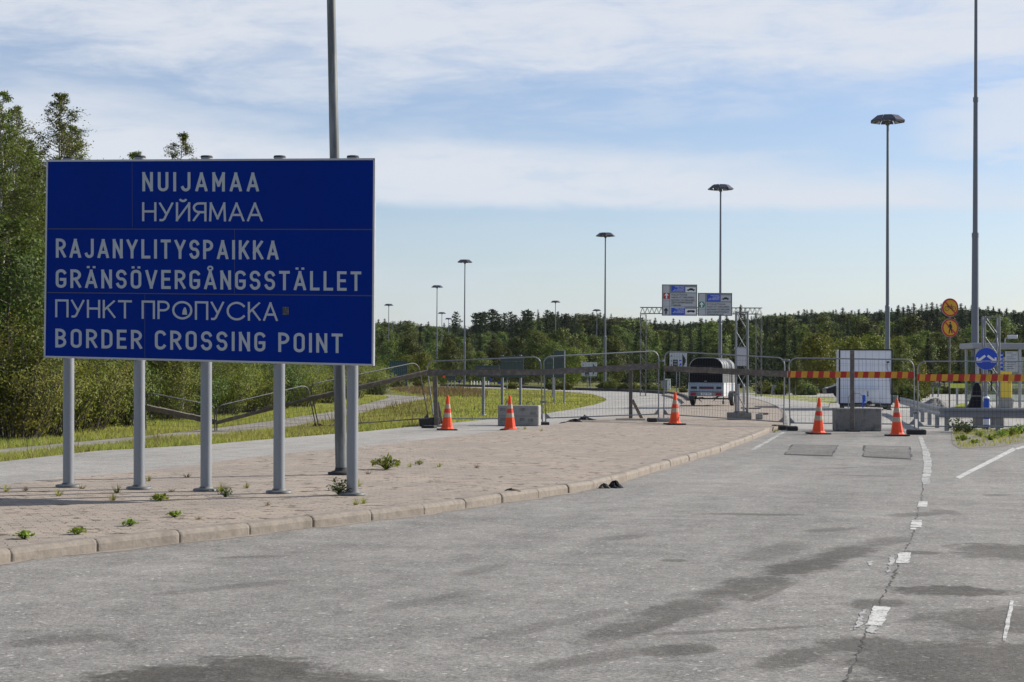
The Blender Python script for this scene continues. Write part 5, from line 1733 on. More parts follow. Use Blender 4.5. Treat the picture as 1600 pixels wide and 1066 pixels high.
for v0, bq_ in ((.085, bp_), (.79, bp2_)):
    small_text('text_line', NOTE, .075, 0, 0, .098, white_paint, bq_, 0, 'RIGHT', .01, (-w / 2 + .63 * w, .01 - .022, h * (1 - v0)), maxw=w * .34)
o, bd, w, h, rect = board(1090.5, 458.2, 1144, 493.4, 'right hanging lane sign with green arrow disc, nothing to declare', None)
mb = MB(); rect(mb, .23, .015, .99, .395, .012); mb.build('grey_band', sign_mid, bd)
mb = MB(); rect(mb, .265, .055, .655, .375, .0165); bp_ = mb.build('blue_field', round_blue, bd)
mb = MB(); rect(mb, .67, .10, .965, .36, .018); mb.build('white_field', sign_grey, bd)
mb = MB(); cx, cz, rr2 = -w / 2 + .108 * w, h * (1 - .52), .145 * h
mb.plate(circle((cx, .01 - .0165, cz), rr2, 24, None, Z_, X_), .002, (0, -1, 0)); gd_ = mb.build('green_disc', sign_green, bd)
mb = MB(); arrow_up(mb, w, h, .108, .52, .40, .0205); mb.build('white_arrow', white_paint, gd_)
mb = MB()
for (a, b_) in (((.218, 0), (.226, 1)), ((0, .735), (1, .741)), ((.226, .40), (1, .408))): rect(mb, a[0], a[1], b_[0], b_[1], .0195)
mb.build('seam', black_paint, bd)
mb = MB(); car_shape(mb, w, h, .70, .18, .91, .30, .022); mb.build('black_symbol', black_paint, bd)
small_text('text_line', ['EI TULLATTAVAA', 'INGET ATT DEKLARERA', 'NOTHING TO DECLARE', 'ДЕКЛАРИРУЕМЫХ', 'ТОВАРОВ НЕТ'], .125, 0, 0, .190, black_paint, bd, 0, 'LEFT', .012, (-w / 2 + .26 * w, .01 - .022, h * (1 - .525)), maxw=w * .66)
small_text('text_line', NOTE, .075, 0, 0, .098, white_paint, bp_, 0, 'RIGHT', .01, (-w / 2 + .63 * w, .01 - .022, h * (1 - .135)), maxw=w * .34)

# ================================================================== smaller signs beyond the barrier
def sign_from_behind(name, plates, posts, Y, label, pw=.057, mat=sign_back, cat='road sign', group=None):
    """plates: (x0, y0, x1, y1); posts: (x, ytop)"""
    xm = sum(p[0] for p in posts) / len(posts)
    b = D(xm, 600, Y); o = thing(name, (b.x, Y, 0), label, cat, group)
    L = o.location
    for (x0, y0, x1, y1) in plates:
        a, c_ = D(x0, y1, Y), D(x1, y0, Y)
        mb = MB(); mb.box(((a.x + c_.x) / 2 - L.x, -.10, (a.z + c_.z) / 2), (c_.x - a.x, .03, c_.z - a.z), bev=.008)
        pl_ = mb.build('plate', mat, o)
        mb = MB()
        for f in (.25, .75): mb.box(((a.x + c_.x) / 2 - L.x, -.128, a.z + (c_.z - a.z) * f), (c_.x - a.x - .02, .025, .05))
        mb.build('stiffener', galv_dark, pl_)
    for (x, yt) in posts:
        t = D(x, yt, Y)
        mb = MB(); mb.tube([(t.x - L.x, 0, 0), (t.x - L.x, 0, t.z)], pw, 10); mb.lathe([(pw * 1.9, 0), (pw * 1.9, .03), (pw * 1.1, .05)], 10, (t.x - L.x, 0, 0)); mb.build('post', galv, o)
    return o


sign_from_behind('road_sign', [(781.5, 556.5, 818, 590)], [(785, 555), (813.5, 554.5)], 66, 'back of a square road sign on two thick posts behind the concrete block with loops')
sign_from_behind('road_sign', [(743, 571, 781, 589)], [(755.5, 570)], 65, 'back of a long low road sign on one post, left of the square one')
sign_from_behind('road_sign', [(852.5, 560, 864.5, 590)], [(863.8, 559)], 113, 'narrow dark sign back on a thin post next to the fence joint', .05)
sign_from_behind('road_sign', [(865, 548, 881.5, 590)], [(866.2, 548), (881.8, 547.5)], 92, 'tall dark sign back on two thin posts at the tip of the grass mound', .045)
sign_from_behind('road_sign', [(698, 585, 712, 594.5)], [(699.5, 585), (705.3, 585), (711, 584)], 163, 'low dark sign back on three thin posts at the far end of the grass mound', .05)
sign_from_behind('road_sign', [(1453.5, 599, 1469.5, 606)], [(1457.5, 598), (1466, 598)], 128, 'small dark green sign back on two thin posts behind the gravel heap', .05)
sign_from_behind('marker_post', [(790.6, 590, 794.5, 594)], [(792.5, 588)], 155, 'thin lone marker post on the grass mound right of the square sign back', .05, cat='post')
# teal ribbed panel
a, c_ = D(608.5, 600, 200), D(636.3, 565, 200)
tp_ = thing('metal_screen', ((a.x + c_.x) / 2, 200, 0), 'teal ribbed metal screen right beside the lower corner of the blue sign', 'screen')
w, h = c_.x - a.x, c_.z
mb = MB(); mb.box((0, .04, h / 2), (w, .08, h)); pb_ = mb.build('sheet', teal_panel, tp_)
mb = MB(); [mb.box((-w / 2 + w * k / 9, -.03, h / 2), (.06, .06, h - .02)) for k in range(10)]; mb.build('rib', galv_dark, pb_)
mb = MB(); mb.box((0, -.005, h + .03), (w + .1, .15, .08)); mb.build('cap_rail', teal_panel, tp_)


def arrow_board(px0, py0, px1, py1, Y, label, parking=False):
    a, c_ = D(px0, py1, Y), D(px1, py0, Y)
    o = thing('arrow_board', ((a.x + c_.x) / 2, Y, 0), label, 'road sign')
    w, h = c_.x - a.x, c_.z - a.z
    mb = MB(); mb.box((0, 0, a.z + h / 2), (w, .06, h), bev=.01); bd = mb.build('board', sign_grey, o)
    Zc = lambda v: a.z + h * (1 - v)
    mb = MB(); y = -.034
    mb.add([(w * .26, y, Zc(.02)), (w * .26, y, Zc(.5)), (w * .48, y, Zc(.5))], [(0, 1, 2)][:0] or [(0, 1, 2)])
    mb.v = []; mb.f = []; mb.sm = []; mb.mi = []
    mb.plate([(w * .25, y, Zc(.07)), (w * .25, y, Zc(.93)), (w * .44, y, Zc(.56)), (w * .44, y, Zc(.40))], .002, (0, -1, 0))
    mb.plate([(-w * .30, y, Zc(.42)), (-w * .30, y, Zc(.95)), (-w * .02, y, Zc(.95)), (-w * .02, y, Zc(.42))], .002, (0, -1, 0))
    for v in (.2, .5, .75): mb.box((-w * .40, y - .001, Zc(v)), (w * .04, .003, h * .09))
    mb.build('black_symbol', black_paint, bd)
    mb = MB()
    for v in (.53, .70, .86): mb.box((-w * .16, y - .005, Zc(v)), (w * .19, .003, h * .08))
    mb.build('window_mark', sign_mid, bd)
    if parking:
        mb = MB(); mb.plate([(w * .06, y, Zc(.44)), (w * .06, y, Zc(.78)), (w * .19, y, Zc(.78)), (w * .19, y, Zc(.44))], .002, (0, -1, 0)); pk = mb.build('parking_field', round_blue, bd)
        small_text('letter', ['P'], h * .2, 0, 0, .1, white_paint, pk, .0, 'CENTER', .02, (w * .125, y - .004, Zc(.71)))
    mb = MB()
    for x in (-.14, .14): mb.tube([(x, .06, 0), (x, .06, a.z + h * .8)], .035, 7)
    for k in range(9): mb.tube([(-.14, .06, .1 + k * .2), (.14, .06, .3 + k * .2)], .015, 5)
    mb.build('post', galv, o)
    return o


arrow_board(909, 566.3, 932.3, 588, 165, 'white board with black right arrow seen through the fence at the outer kerb')
arrow_board(1046, 551.3, 1073, 577, 150, 'white board with blue parking letter and black right arrow, left of the tarpaulin hood', True)


def blue_sign(px0, py0, px1, py1, Y, label, posts):
    a, c_ = D(px0, py1, Y), D(px1, py0, Y)
    o = thing('blue_sign', ((a.x + c_.x) / 2, Y, 0), label, 'road sign', 'small blue signs at the far end of the road')
    mb = MB(); mb.box((0, 0, (a.z + c_.z) / 2), (c_.x - a.x, .06, c_.z - a.z), bev=.02); mb.build('plate', round_blue, o)
    mb = MB()
    for f in posts: mb.tube([(f * (c_.x - a.x), .08, 0), (f * (c_.x - a.x), .08, c_.z)], .05, 6)
    mb.build('post', galv, o)


blue_sign(764.3, 591, 768.8, 597, 230, 'far blue sign on twin posts, taller one of the pair seen below the plank', (-.3, .3))
blue_sign(777, 596.5, 782.5, 600, 235, 'low far blue sign right of the taller blue one', (-.3, .3))
blue_sign(716, 594, 719.5, 598.5, 240, 'tiny far blue sign just left of the tall mast beside the dark sign back', (0,))
# far white bollards along the edge of the far road
mbx = MB(); mbx.lathe([(.055, 0), (.055, .55), (.04, .62), (0, .64)], 8)
w0_ = None
for k, px in enumerate((736.5, 740.8, 745.3, 750, 754.5, 759, 763.3)):
    p = P(px, 603.4, 0)
    if w0_ is None:
        w0_ = mbx.build('bollard', white_paint); q_ = w0_
    else:
        q_ = w0_.copy(); col.objects.link(q_)
    q_.location = (p.x, p.y, 0)
    tag(q_, 'tiny white bollard in the far row along the road beyond the grass mound', 'bollard', 'far white bollards beyond the loop road')
# leaning marker stone and small white boxes
b = P(1207.5, 617, .0)
ms = thing('marker_stone', b, 'leaning grey stone post at the edge of the far grass strip', 'post')
mb = MB(); mb.bar((0, 0, -.05), (.12, 0, .78), .34, .2, up=(0, 1, 0), bev=.04); mb.build('stone', concrete, ms)
mb = MB(); mb.bar((.116, 0, .74), (.124, 0, .80), .3, .16, up=(0, 1, 0), bev=.02); mb.build('top_cap', concrete_old, ms)
for (x, yb, w, h, lb) in ((1038, 612, .55, .95, 'grey electricity cabinet beside the joint of the fence panels at the outer kerb'), (1043.5, 610, .5, 1.1, 'white utility cabinet behind the grey one at the outer kerb')):
    p = P(x, yb, .0)
    o = thing('utility_cabinet', (p.x, p.y, 0), lb, 'cabinet')
    mb = MB(); mb.box((0, 0, h / 2 + .05), (w, .35, h), bev=.02); bd = mb.build('case', white_paint if 'white' in lb else sign_mid, o)
    mb = MB(); mb.box((0, 0, h + .07), (w + .08, .42, .05), bev=.01); mb.build('roof', galv_dark, o)
    mb = MB(); mb.box((w * .3, -.18, h * .55), (.04, .02, .12)); mb.build('handle', black_paint, bd)
# dark parked car peeping out left of the box trailer
b = P(1325, 621, 0)
pc = thing('parked_car', (b.x + .6, b.y + 1, 0), 'dark parked car mostly hidden behind the white box trailer', 'car')
mb = MB()
prof = [(-2.1, .30), (-2.15, .62), (-1.35, .86), (-.62, 1.38), (.75, 1.42), (1.5, .98), (2.1, .88), (2.15, .35)]
for s_, y in ((0, -.82), (1, .82)): pass
a_ = [(x, -.84 if z < .9 else -.66, z) for x, z in prof]; b2 = [(x, .84 if z < .9 else .66, z) for x, z in prof]
n_ = len(prof)
mb.add(a_ + b2, [tuple(range(n_)), tuple(range(2 * n_ - 1, n_ - 1, -1))] + [(i, n_ + i, n_ + (i + 1) % n_, (i + 1) % n_) for i in range(n_)])
cb = mb.build('body', M('dark blue car paint', (.012, .014, .022), .35, .2, .1, 2), pc)
mb = MB(); mb.plate([(-1.22, -.765, .90), (-.58, -.69, 1.32), (.70, -.69, 1.34), (1.3, -.765, .96)][::-1], .004, (0, -1, .15)); mb.build('side_window', black_paint, cb)
mb = MB(); mb.box((-2.08, -.55, .66), (.12, .3, .12), bev=.03); mb.build('headlight', white_paint, cb)
for x in (-1.3, 1.3):
    tmp = MB(); tmp.lathe([(.18, -.1), (.31, -.09), (.32, 0), (.31, .09), (.18, .1), (0, .08)], 18)
    Mr = Matrix.Rotation(R(90), 3, 'X'); mb = MB(); mb.add([Mr @ Vector(v) + Vector((x, -.78, .32)) for v in tmp.v], tmp.f, True); mb.build('wheel', rubber, pc)

# ================================================================== vegetation
def unit(v):
    return v / np.maximum(np.linalg.norm(v, axis=1, keepdims=True), 1e-9)


def leaf_quads(rng, C, size, flat=.0, asp=.62, N=None):
    """diamond leaves (two triangles folded a little) round centres C"""
    n = len(C)
    a = unit(rng.normal(size=(n, 3)))
    if flat > 0: a[:, 2] *= (1 - flat); a = unit(a)
    r_ = unit(rng.normal(size=(n, 3))) if N is None else unit(N + rng.normal(size=(n, 3)) * .5)
    if N is not None: a = unit(a - r_ * np.sum(a * r_, axis=1, keepdims=True))
    b = unit(np.cross(a, r_))
    s = (size * rng.uniform(.65, 1.35, n))[:, None]
    a *= s * .5; b *= s * .5 * asp
    V = np.stack([C - a, C + b, C + a, C - b], 1).reshape(-1, 3)
    F = np.arange(4 * n).reshape(-1, 4)
    return V, F


def limb_mesh(mb, rng, p0, p1, r0, r1, n=5, wob=.05, seg=5):
    pts = []
    L = (p1 - p0).length
    for i in range(seg):
        f = i / (seg - 1)
        q = p0.lerp(p1, f) + Vector(rng.normal(0, wob * L * f * (1 - f) * 2, 3))
        pts.append(q)
    mb.tube(pts, [r0 + (r1 - r0) * i / (seg - 1) for i in range(seg)], n, True, False)
    return pts


def make_tree(name, seed, H, Rm, prof, nb, per, leaf, mats, base=.12, rise=.9, droop=.25, spread=.28, label='', cat='tree', group=None, tw=None, twigs=4, asp=.62, lean=0.0):
    """broadleaf tree: tapered trunk, limbs, twigs, and single leaves along the twigs"""
    rng = np.random.default_rng(seed)
    root = thing(name, (0, 0, 0), label, cat, group)
    mb = MB()
    top = Vector((lean * H, 0, H * .97))
    tw = tw or H * .009
    tp = limb_mesh(mb, rng, Vector((0, 0, -.1)), top, tw, tw * .12, 8, .02, 10)

    def trunk(f):
        k = f * (len(tp) - 1); i = min(int(k), len(tp) - 2)
        return tp[i].lerp(tp[i + 1], k - i)
    C = []
    for i in range(nb):
        f = base + (1 - base) * (i + rng.uniform(0, 1)) / nb
        ang = i * 2.4 + rng.normal(0, .5)
        Ln = Rm * np.interp(f, [p[0] for p in prof], [p[1] for p in prof]) * rng.uniform(.62, 1.18)
        o = trunk(min(f, .985))
        d = Vector((math.cos(ang), math.sin(ang), rise * rng.uniform(.6, 1.3))).normalized()
        e = o + d * Ln * (1 + .35 * rise)
        e.z -= droop * Ln
        mb.cur = 1
        bp_ = limb_mesh(mb, rng, o, e, max(tw * .35 * (1 - f * .75), .012), .006, 4, .08, 4)
        for k in range(twigs):
            g = rng.uniform(.3, 1.0)
            q = bp_[0].lerp(bp_[-1], g) if rng.random() < .5 else bp_[min(int(g * 3), 2)].lerp(bp_[min(int(g * 3) + 1, 3)], (g * 3) % 1)
            ln = Ln * spread * rng.uniform(.6, 1.4)
            td = Vector(rng.normal(0, 1, 3)); td = (td.normalized() + d * .7).normalized()
            e2 = q + td * ln - Vector((0, 0, droop * ln * .9))
            if leaf < .12: mb.tube([q, q.lerp(e2, .5) + Vector((0, 0, .04 * ln)), e2], [.007, .005, .003], 3, True, False)
            m_ = max(int(per * rng.uniform(.5, 1.5) * (.22 + .9 * Ln / Rm)), 2)
            t_ = rng.uniform(0, 1.08, m_)[:, None]
            C.append(np.array(q)[None] * (1 - t_) + np.array(e2)[None] * t_ + rng.normal(0, ln * .20 + leaf * .6, (m_, 3)) * np.array([1, 1, .8]))
    C = np.concatenate(C)
    C = C[C[:, 2] > .12]
    ax = np.stack([C[:, 0] - lean * C[:, 2], C[:, 1], (C[:, 2] - H * .42) * .55], 1)
    V, F = leaf_quads(rng, C, leaf, asp=asp, N=unit(ax))
    np_mesh('crown', V, F, mats[0], root)
    mb.build('trunk', [mats[1], bark], root)
    return root


def make_bush(name, seed, H, Rm, nst, per, leaf, mats, label='', group=None, cat='bush', asp=.5):
    """many stems from the ground, leaves along their twigs: willow scrub"""
    rng = np.random.default_rng(seed)
    root = thing(name, (0, 0, 0), label, cat, group)
    mb = MB(); C = []
    for i in range(nst):
        ang = rng.uniform(0, 2 * math.pi); out_ = Rm * math.sqrt(rng.uniform(0, 1))
        hh = H * (1 - .42 * (out_ / Rm) ** 2) * rng.uniform(.72, 1.08)
        o = Vector((math.cos(ang) * out_ * .35, math.sin(ang) * out_ * .35, -.05))
        e = Vector((math.cos(ang) * out_, math.sin(ang) * out_, hh))
        pts = limb_mesh(mb, rng, o, e, .022, .006, 4, .07, 5)
        for k in range(7):
            g = rng.uniform(.08, 1.0) ** .8
            i0 = min(int(g * 4), 3); q = pts[i0].lerp(pts[i0 + 1], g * 4 - i0)
            ln = .16 * H * rng.uniform(.5, 1.4)
            td = Vector(rng.normal(0, 1, 3)).normalized() + Vector((0, 0, .55)); td.normalize()
            e2 = q + td * ln
            m_ = max(int(per * rng.uniform(.5, 1.5)), 2)
            t_ = rng.uniform(0, 1.05, m_)[:, None]
            C.append(np.array(q)[None] * (1 - t_) + np.array(e2)[None] * t_ + rng.normal(0, ln * .22, (m_, 3)))
    C = np.concatenate(C); C = C[C[:, 2] > .03]
    V, F = leaf_quads(rng, C, leaf, asp=asp, N=unit(np.stack([C[:, 0], C[:, 1], (C[:, 2] - H * .3) * 1.1], 1)))
    np_mesh('foliage', V, F, mats[0], root)
    mb.build('stems', mats[1], root)
    return root


def make_conifer(name, seed, H, Rm, mat, label='', group=None, bare=.04, pine=False, dens=1.0):
    """spruce: whorls of drooping needle fans; pine: bare stem with rounded tufts on top"""
    rng = np.random.default_rng(seed)
    root = thing(name, (0, 0, 0), label, 'tree', group)
    mb = MB(); mb.tube([(0, 0, -.2), (0, 0, H * .5), (0, 0, H * .98)], [H * .014, H * .009, H * .002], 6, True, False)
    Cs, As, Ws, Ns = [], [], [], []
    nw = int((34 if not pine else 16) * dens)
    for i in range(nw):
        f = bare + (1 - bare) * (i / nw) ** (.9 if not pine else 1.0)
        if pine: Ln = Rm * (math.sin(math.pi * min(max((f - bare) / (1 - bare) * .92 + .08, 0), 1)) ** .6) * rng.uniform(.6, 1.15)
        else: Ln = Rm * ((1 - f) ** .85) * rng.uniform(.8, 1.1) + .03 * H * (1 - f) + .004 * H
        nbr = 9 if not pine else 6
        for k in range(nbr):
            if rng.random() < .12: continue
            ang = 2 * math.pi * k / nbr + i * .7 + rng.normal(0, .2)
            L_ = Ln * rng.uniform(.7, 1.15)
            z0 = H * f + rng.normal(0, H * .01)
            dr = (-.32 if not pine else .25) + rng.normal(0, .10)
            nt_ = 10 if not pine else 10
            for j in range(nt_):
                g = (j + rng.uniform(.2, .9)) / nt_
                c = np.array([math.cos(ang) * L_ * g, math.sin(ang) * L_ * g, z0 + dr * L_ * g * (1.0 if pine else (.6 + .5 * g))])
                c += rng.normal(0, .05 * L_ + .02 * Rm, 3)
                for q in range(2):
                    sd = ang + rng.normal(0, .75)
                    d = np.array([math.cos(sd), math.sin(sd), dr * .8 + rng.normal(0, .28) + (0 if not pine else .3)])
                    Cs.append(c); As.append(d / np.linalg.norm(d)); Ws.append(((.075 if not pine else .10) * Rm * rng.uniform(.7, 1.3) + .075 * L_) * (1 - .55 * f if not pine else 1))
            if pine and rng.random() < .5: mb.tube([(0, 0, z0), (math.cos(ang) * L_ * .8, math.sin(ang) * L_ * .8, z0 + dr * L_ * .8)], [.05, .015], 4, True, False)
    Cs, As, Ws = np.array(Cs), np.array(As), np.array(Ws)[:, None]
    out_ = unit(np.stack([Cs[:, 0], Cs[:, 1], np.full(len(Cs), .55 * Rm)], 1)) + rng.normal(size=As.shape) * .3
    nn = unit(np.cross(As, unit(out_)))
    V = np.stack([Cs - As * Ws * .8, Cs + nn * Ws * .38, Cs + As * Ws * 1.1, Cs - nn * Ws * .38], 1).reshape(-1, 3)
    np_mesh('crown', V, np.arange(len(V)).reshape(-1, 4), mat, root)
    mb.build('trunk', bark, root)
    return root


def put(proto, kids, x, y, z, s, rz, label=None, group=None, first=[], zs=None):
    if proto.name in first:
        o = copy_tree(proto, kids)
    else:
        o = proto; first.append(proto.name)
    o.location = (x, y, z); o.rotation_euler = (0, 0, rz); o.scale = (s, s, zs or s)
    if label: o['label'] = label
    if group:
        o['group'] = group
    elif 'group' in o: del o['group']
    return o


birch_prof = [(0, .55), (.15, .95), (.35, 1.0), (.6, .74), (.8, .44), (.93, .20), (1, .05)]
BI1 = make_tree('birch_tree', 1, 9.0, 1.55, birch_prof, 120, 46, .052, (birch_leaf, birch_bark), .07, .75, .22, .36, twigs=9)
BI2 = make_tree('birch_tree', 2, 8.6, 1.75, birch_prof, 110, 46, .052, (birch_leaf, birch_bark), .10, .8, .28, .36, lean=.03, twigs=9)
AL1 = make_tree('alder_tree', 3, 5.2, 1.5, [(0, .7), (.3, 1), (.6, .95), (.85, .6), (1, .15)], 70, 24, .085, (alder_leaf, bark), .06, .6, .12, .40, twigs=9, asp=.75)
WI1 = make_bush('willow_bush', 4, 3.3, 1.9, 95, 20, .085, (willow_leaf, bark))
WI2 = make_bush('willow_bush', 5, 2.7, 1.7, 90, 20, .080, (willow_leaf, bark))
AB1 = make_bush('alder_bush', 6, 3.0, 1.6, 80, 20, .085, (alder_leaf, bark), asp=.75)
K = {p.name: children(p) for p in (BI1, BI2, AL1, WI1, WI2, AB1)}


def at(px, Y, dx=0):
    p = D(px, 600, Y); return p.x + dx, Y


def place(pr, px, Y, top, rz, label, group=None, base_h=None):
    """stand a tree at (px, Y) so that its tip reaches pixel row top"""
    x, y = at(px, Y)
    h = D(px, top, Y).z
    hh = {BI1.name: 8.7, BI2.name: 8.4, AL1.name: 5.2, WI1.name: 3.4, WI2.name: 2.8, AB1.name: 3.1}[pr.name]
    s = h / hh
    return put(pr, K[pr.name], x, y, 0, s, rz, label, group)


place(BI1, 2, 43, 142, .3, 'tall birch at the left edge of the view behind the bushes')
place(BI2, 92, 45, 138, 1.9, 'tall birch rising behind the upper left corner of the blue sign')
place(BI1, -75, 44, 150, 2.2, 'tall birch just outside the left edge with branches reaching in', None)
place(BI2, 50, 50, 215, 4.0, 'birch standing in the gap behind the two tall left birches')
place(BI1, 283, 56, 207, 5.0, 'slender birch whose tip shows over the middle of the blue sign')
place(BI2, 198, 62, 232, .7, 'thin birch tip showing over the sign left of the other birch tip')
place(BI1, 140, 60, 300, 3.1, 'birch hidden behind the left half of the blue sign')
place(BI1, 22, 48, 165, 1.1, 'birch close behind the tall left birches, seen between their crowns')
place(BI2, -25, 47, 160, 3.7, 'birch behind the leftmost birch at the edge of the view')
place(BI1, 68, 52, 260, 5.2, 'birch deep in the gap left of the blue sign')
place(BI2, 118, 50, 190, 2.6, 'birch whose right side reaches out over the corner of the blue sign')
place(BI2, 35, 46.5, 230, .4, 'lower birch filling the edge of the view in front of the tall birches')
place(BI1, -10, 49, 175, 2.9, 'dense birch at the very left edge behind its neighbours')
place(AL1, 60, 47, 330, 2.2, 'dense alder between the tall birches and the edge of the blue sign')
place(AL1, 12, 41, 335, .5, 'round leafy alder in front of the tall birches at the left edge')
place(AL1, -70, 41, 380, 1.5, 'leafy alder at the far left just outside the view')
place(AL1, 235, 56, 470, 2.5, 'dark alder behind the second post of the blue sign')
place(AL1, 345, 66, 455, 4.1, 'dark leafy alder behind the middle posts of the blue sign')
place(AL1, 455, 82, 480, .9, 'glossy alder behind the fourth post of the blue sign')
place(AL1, 530, 104, 492, 5.4, 'alder showing behind the right lower corner of the blue sign')
place(AL1, 400, 75, 470, 3.3, 'alder standing behind the third and fourth sign posts')
bw_ = [(WI1, 22, 40, 500, .2, 'yellowish willow bush at the left edge below the alder'), (WI1, -45, 39.5, 520, 1.2, 'willow bush cut off by the left edge of the view'),
       (WI2, 75, 42.5, 530, 2.4, 'willow bush behind the first post of the blue sign, nearest the path'), (WI1, 128, 45.5, 520, 3.0, 'willow bush between the first and second post of the blue sign'),
       (WI2, 160, 49, 545, 4.4, 'low willow bush just left of the second sign post'), (AB1, 190, 49.5, 535, .8, 'dark alder bush left of the second sign post'),
       (WI1, 262, 55, 540, 1.7, 'willow bush just right of the second sign post'), (AB1, 300, 58, 545, 3.6, 'dark alder bush left of the third sign post'),
       (WI1, 348, 62, 540, 5.1, 'yellow green willow bush between third and fourth sign post'), (WI2, 395, 66, 556, 2.0, 'willow bush left of the fourth sign post above the leaning fence'),
       (AB1, 428, 72, 540, .4, 'dark alder bush behind the fourth sign post'), (WI1, 470, 77, 548, 1.1, 'willow bush right of the fourth sign post'),
       (WI2, 505, 86, 560, 2.9, 'willow bush left of the leaning steel pole'), (WI1, 548, 100, 548, 4.0, 'willow bush behind the leaning steel pole and last sign post'),
       (WI2, 585, 118, 562, 5.5, 'low willow bush just right of the blue sign'), (WI2, 572, 140, 570, .9, 'farther willow bush right of the last sign post')]
for pr, px, Y, top, rz, lb in bw_: place(pr, px, Y, top, rz, lb)

# ---- the wood beyond the border road
fp = [(0, .75), (.2, .98), (.45, 1.0), (.7, .78), (.9, .42), (1, .12)]
FD1 = make_tree('deciduous_tree', 11, 10, 2.7, fp, 64, 18, .27, (far_leaf, bark), .08, .8, .1, .42, twigs=6, asp=.8)
FD2 = make_tree('deciduous_tree', 12, 10, 2.2, fp, 64, 18, .25, (far_leaf, bark), .05, 1.0, .1, .40, twigs=6, asp=.8)
FD3 = make_tree('birch_tree', 13, 11, 1.9, birch_prof, 70, 16, .24, (far_leaf, birch_bark), .10, .9, .2, .40, twigs=6, asp=.8)
FY1 = make_tree('yellowing_tree', 14, 7, 2.6, fp, 58, 18, .24, (yellow_leaf, bark), .04, .7, .08, .42, twigs=6, asp=.8)
FD4 = make_tree('deciduous_tree', 15, 10, 2.5, fp, 60, 14, .30, (ridge_leaf, bark), .06, .9, .1, .42, twigs=6, asp=.8)
SP1 = make_conifer('spruce_tree', 21, 12, 2.1, spruce_leaf)
SP2 = make_conifer('spruce_tree', 22, 12, 1.6, spruce_leaf)
SP3 = make_conifer('spruce_tree', 23, 12, 2.6, spruce_leaf)
PI1 = make_conifer('pine_tree', 24, 14, 1.9, pine_leaf, pine=True, bare=.58)
PI2 = make_conifer('pine_tree', 25, 14, 1.6, pine_leaf, pine=True, bare=.50)
SH1 = make_bush('roadside_bush', 26, 2.2, 2.0, 60, 14, .24, (yellow_leaf, bark), asp=.8)
SH2 = make_bush('roadside_bush', 27, 2.2, 1.8, 60, 14, .22, (far_leaf, bark), asp=.8)
for p in (FD4, FD1, FD2, FD3, FY1, SP1, SP2, SP3, PI1, PI2, SH1, SH2): K[p.name] = children(p)
HT = {FD4.name: 10.6, FD1.name: 10.6, FD2.name: 10.6, FD3.name: 11.4, FY1.name: 7.5, SP1.name: 12, SP2.name: 12, SP3.name: 12, PI1.name: 14.3, PI2.name: 14.3, SH1.name: 2.3, SH2.name: 2.3}
rgt = random.Random(77)
GLAB = {'deciduous_tree': ('leafy green tree in the wood beyond the border road', 'leafy trees of the wood beyond the border road'),
        'birch_tree': ('slim birch in the wood beyond the border road', 'birches of the wood beyond the border road'),
        'spruce_tree': ('dark spruce in the wood beyond the border road', 'spruces of the wood beyond the border road'),
        'pine_tree': ('pine with bare stem on the far ridge', 'pines on the far ridge'),
        'yellowing_tree': ('yellowish green tree at the front of the wood', 'yellowing trees at the front of the wood'),
        'roadside_bush': ('low bush along the far edge of the border road', 'low bushes along the border road')}


def far(pr, px, Y, top, lab=None, wide=1.0, own=False):
    x = D(px, 600, Y).x
    z0 = hill_z(x, Y) if Y > 300 else 0
    h = D(px, top, Y).z - z0
    s = max(h / HT[pr.name], .12)
    kind = pr.name.split('.')[0]
    o = put(pr, K[pr.name], x, Y, z0 - .1, s, rgt.uniform(0, 6.28), lab or GLAB[kind][0], None if own else GLAB[kind][1])
    if kind == 'spruce_tree' and not own and Y < 450: wide *= 1.25
    if kind in ('deciduous_tree', 'birch_tree', 'yellowing_tree') and not own: wide *= 1.28
    o.scale = (s * wide, s * wide, s)
    return o


# skyline of the photograph: (x, top of the near wood, top of the middle wood, top of the far ridge)
def curve(x, pts):
    return float(np.interp(x, [p[0] for p in pts], [p[1] for p in pts]))


near_top = [(540, 540), (600, 528), (650, 545), (700, 540), (760, 532), (830, 520), (900, 530), (960, 525), (1000, 530), (1060, 515), (1160, 520), (1240, 520), (1300, 530), (1400, 525), (1500, 520), (1700, 520)]
mid_top = [(540, 520), (600, 512), (660, 518), (720, 520), (800, 512), (850, 502), (920, 500), (980, 508), (1040, 505), (1100, 500), (1180, 500), (1260, 494), (1330, 492), (1400, 488), (1480, 494), (1560, 492), (1700, 490)]
ridge_top = [(540, 500), (600, 498), (680, 498), (740, 500), (800, 497), (840, 490), (900, 487), (960, 486), (1020, 492), (1100, 494), (1180, 491), (1240, 482), (1300, 476), (1400, 475), (1500, 474), (1600, 478), (1720, 476)]
x = 548
while x < 1720:                                   # front rank
    pr = rgt.choice([FD1, FD1, FD2, FD3, FD2, SP2])
    if 1035 < x < 1245: pr = rgt.choice([SP1, SP3, SP1, SP2, FD2])
    if 1270 < x < 1440: pr = rgt.choice([FY1, FD1, FY1, FD2])
    Y = rgt.uniform(222, 262)
    far(pr, x, Y, curve(x, near_top) + rgt.uniform(-9, 15))
    x += rgt.uniform(15, 25)
x = 545
while x < 1720:                                   # second rank
    pr = rgt.choice([SP1, SP3, FD3, FD1, FD2, SP2])
    if 1035 < x < 1245: pr = rgt.choice([SP1, SP3, SP2, FD2])
    Y = rgt.uniform(285, 325)
    far(pr, x, Y, (curve(x, near_top) + curve(x, mid_top)) / 2 + rgt.uniform(-8, 8))
    x += rgt.uniform(14, 22)
x = 545
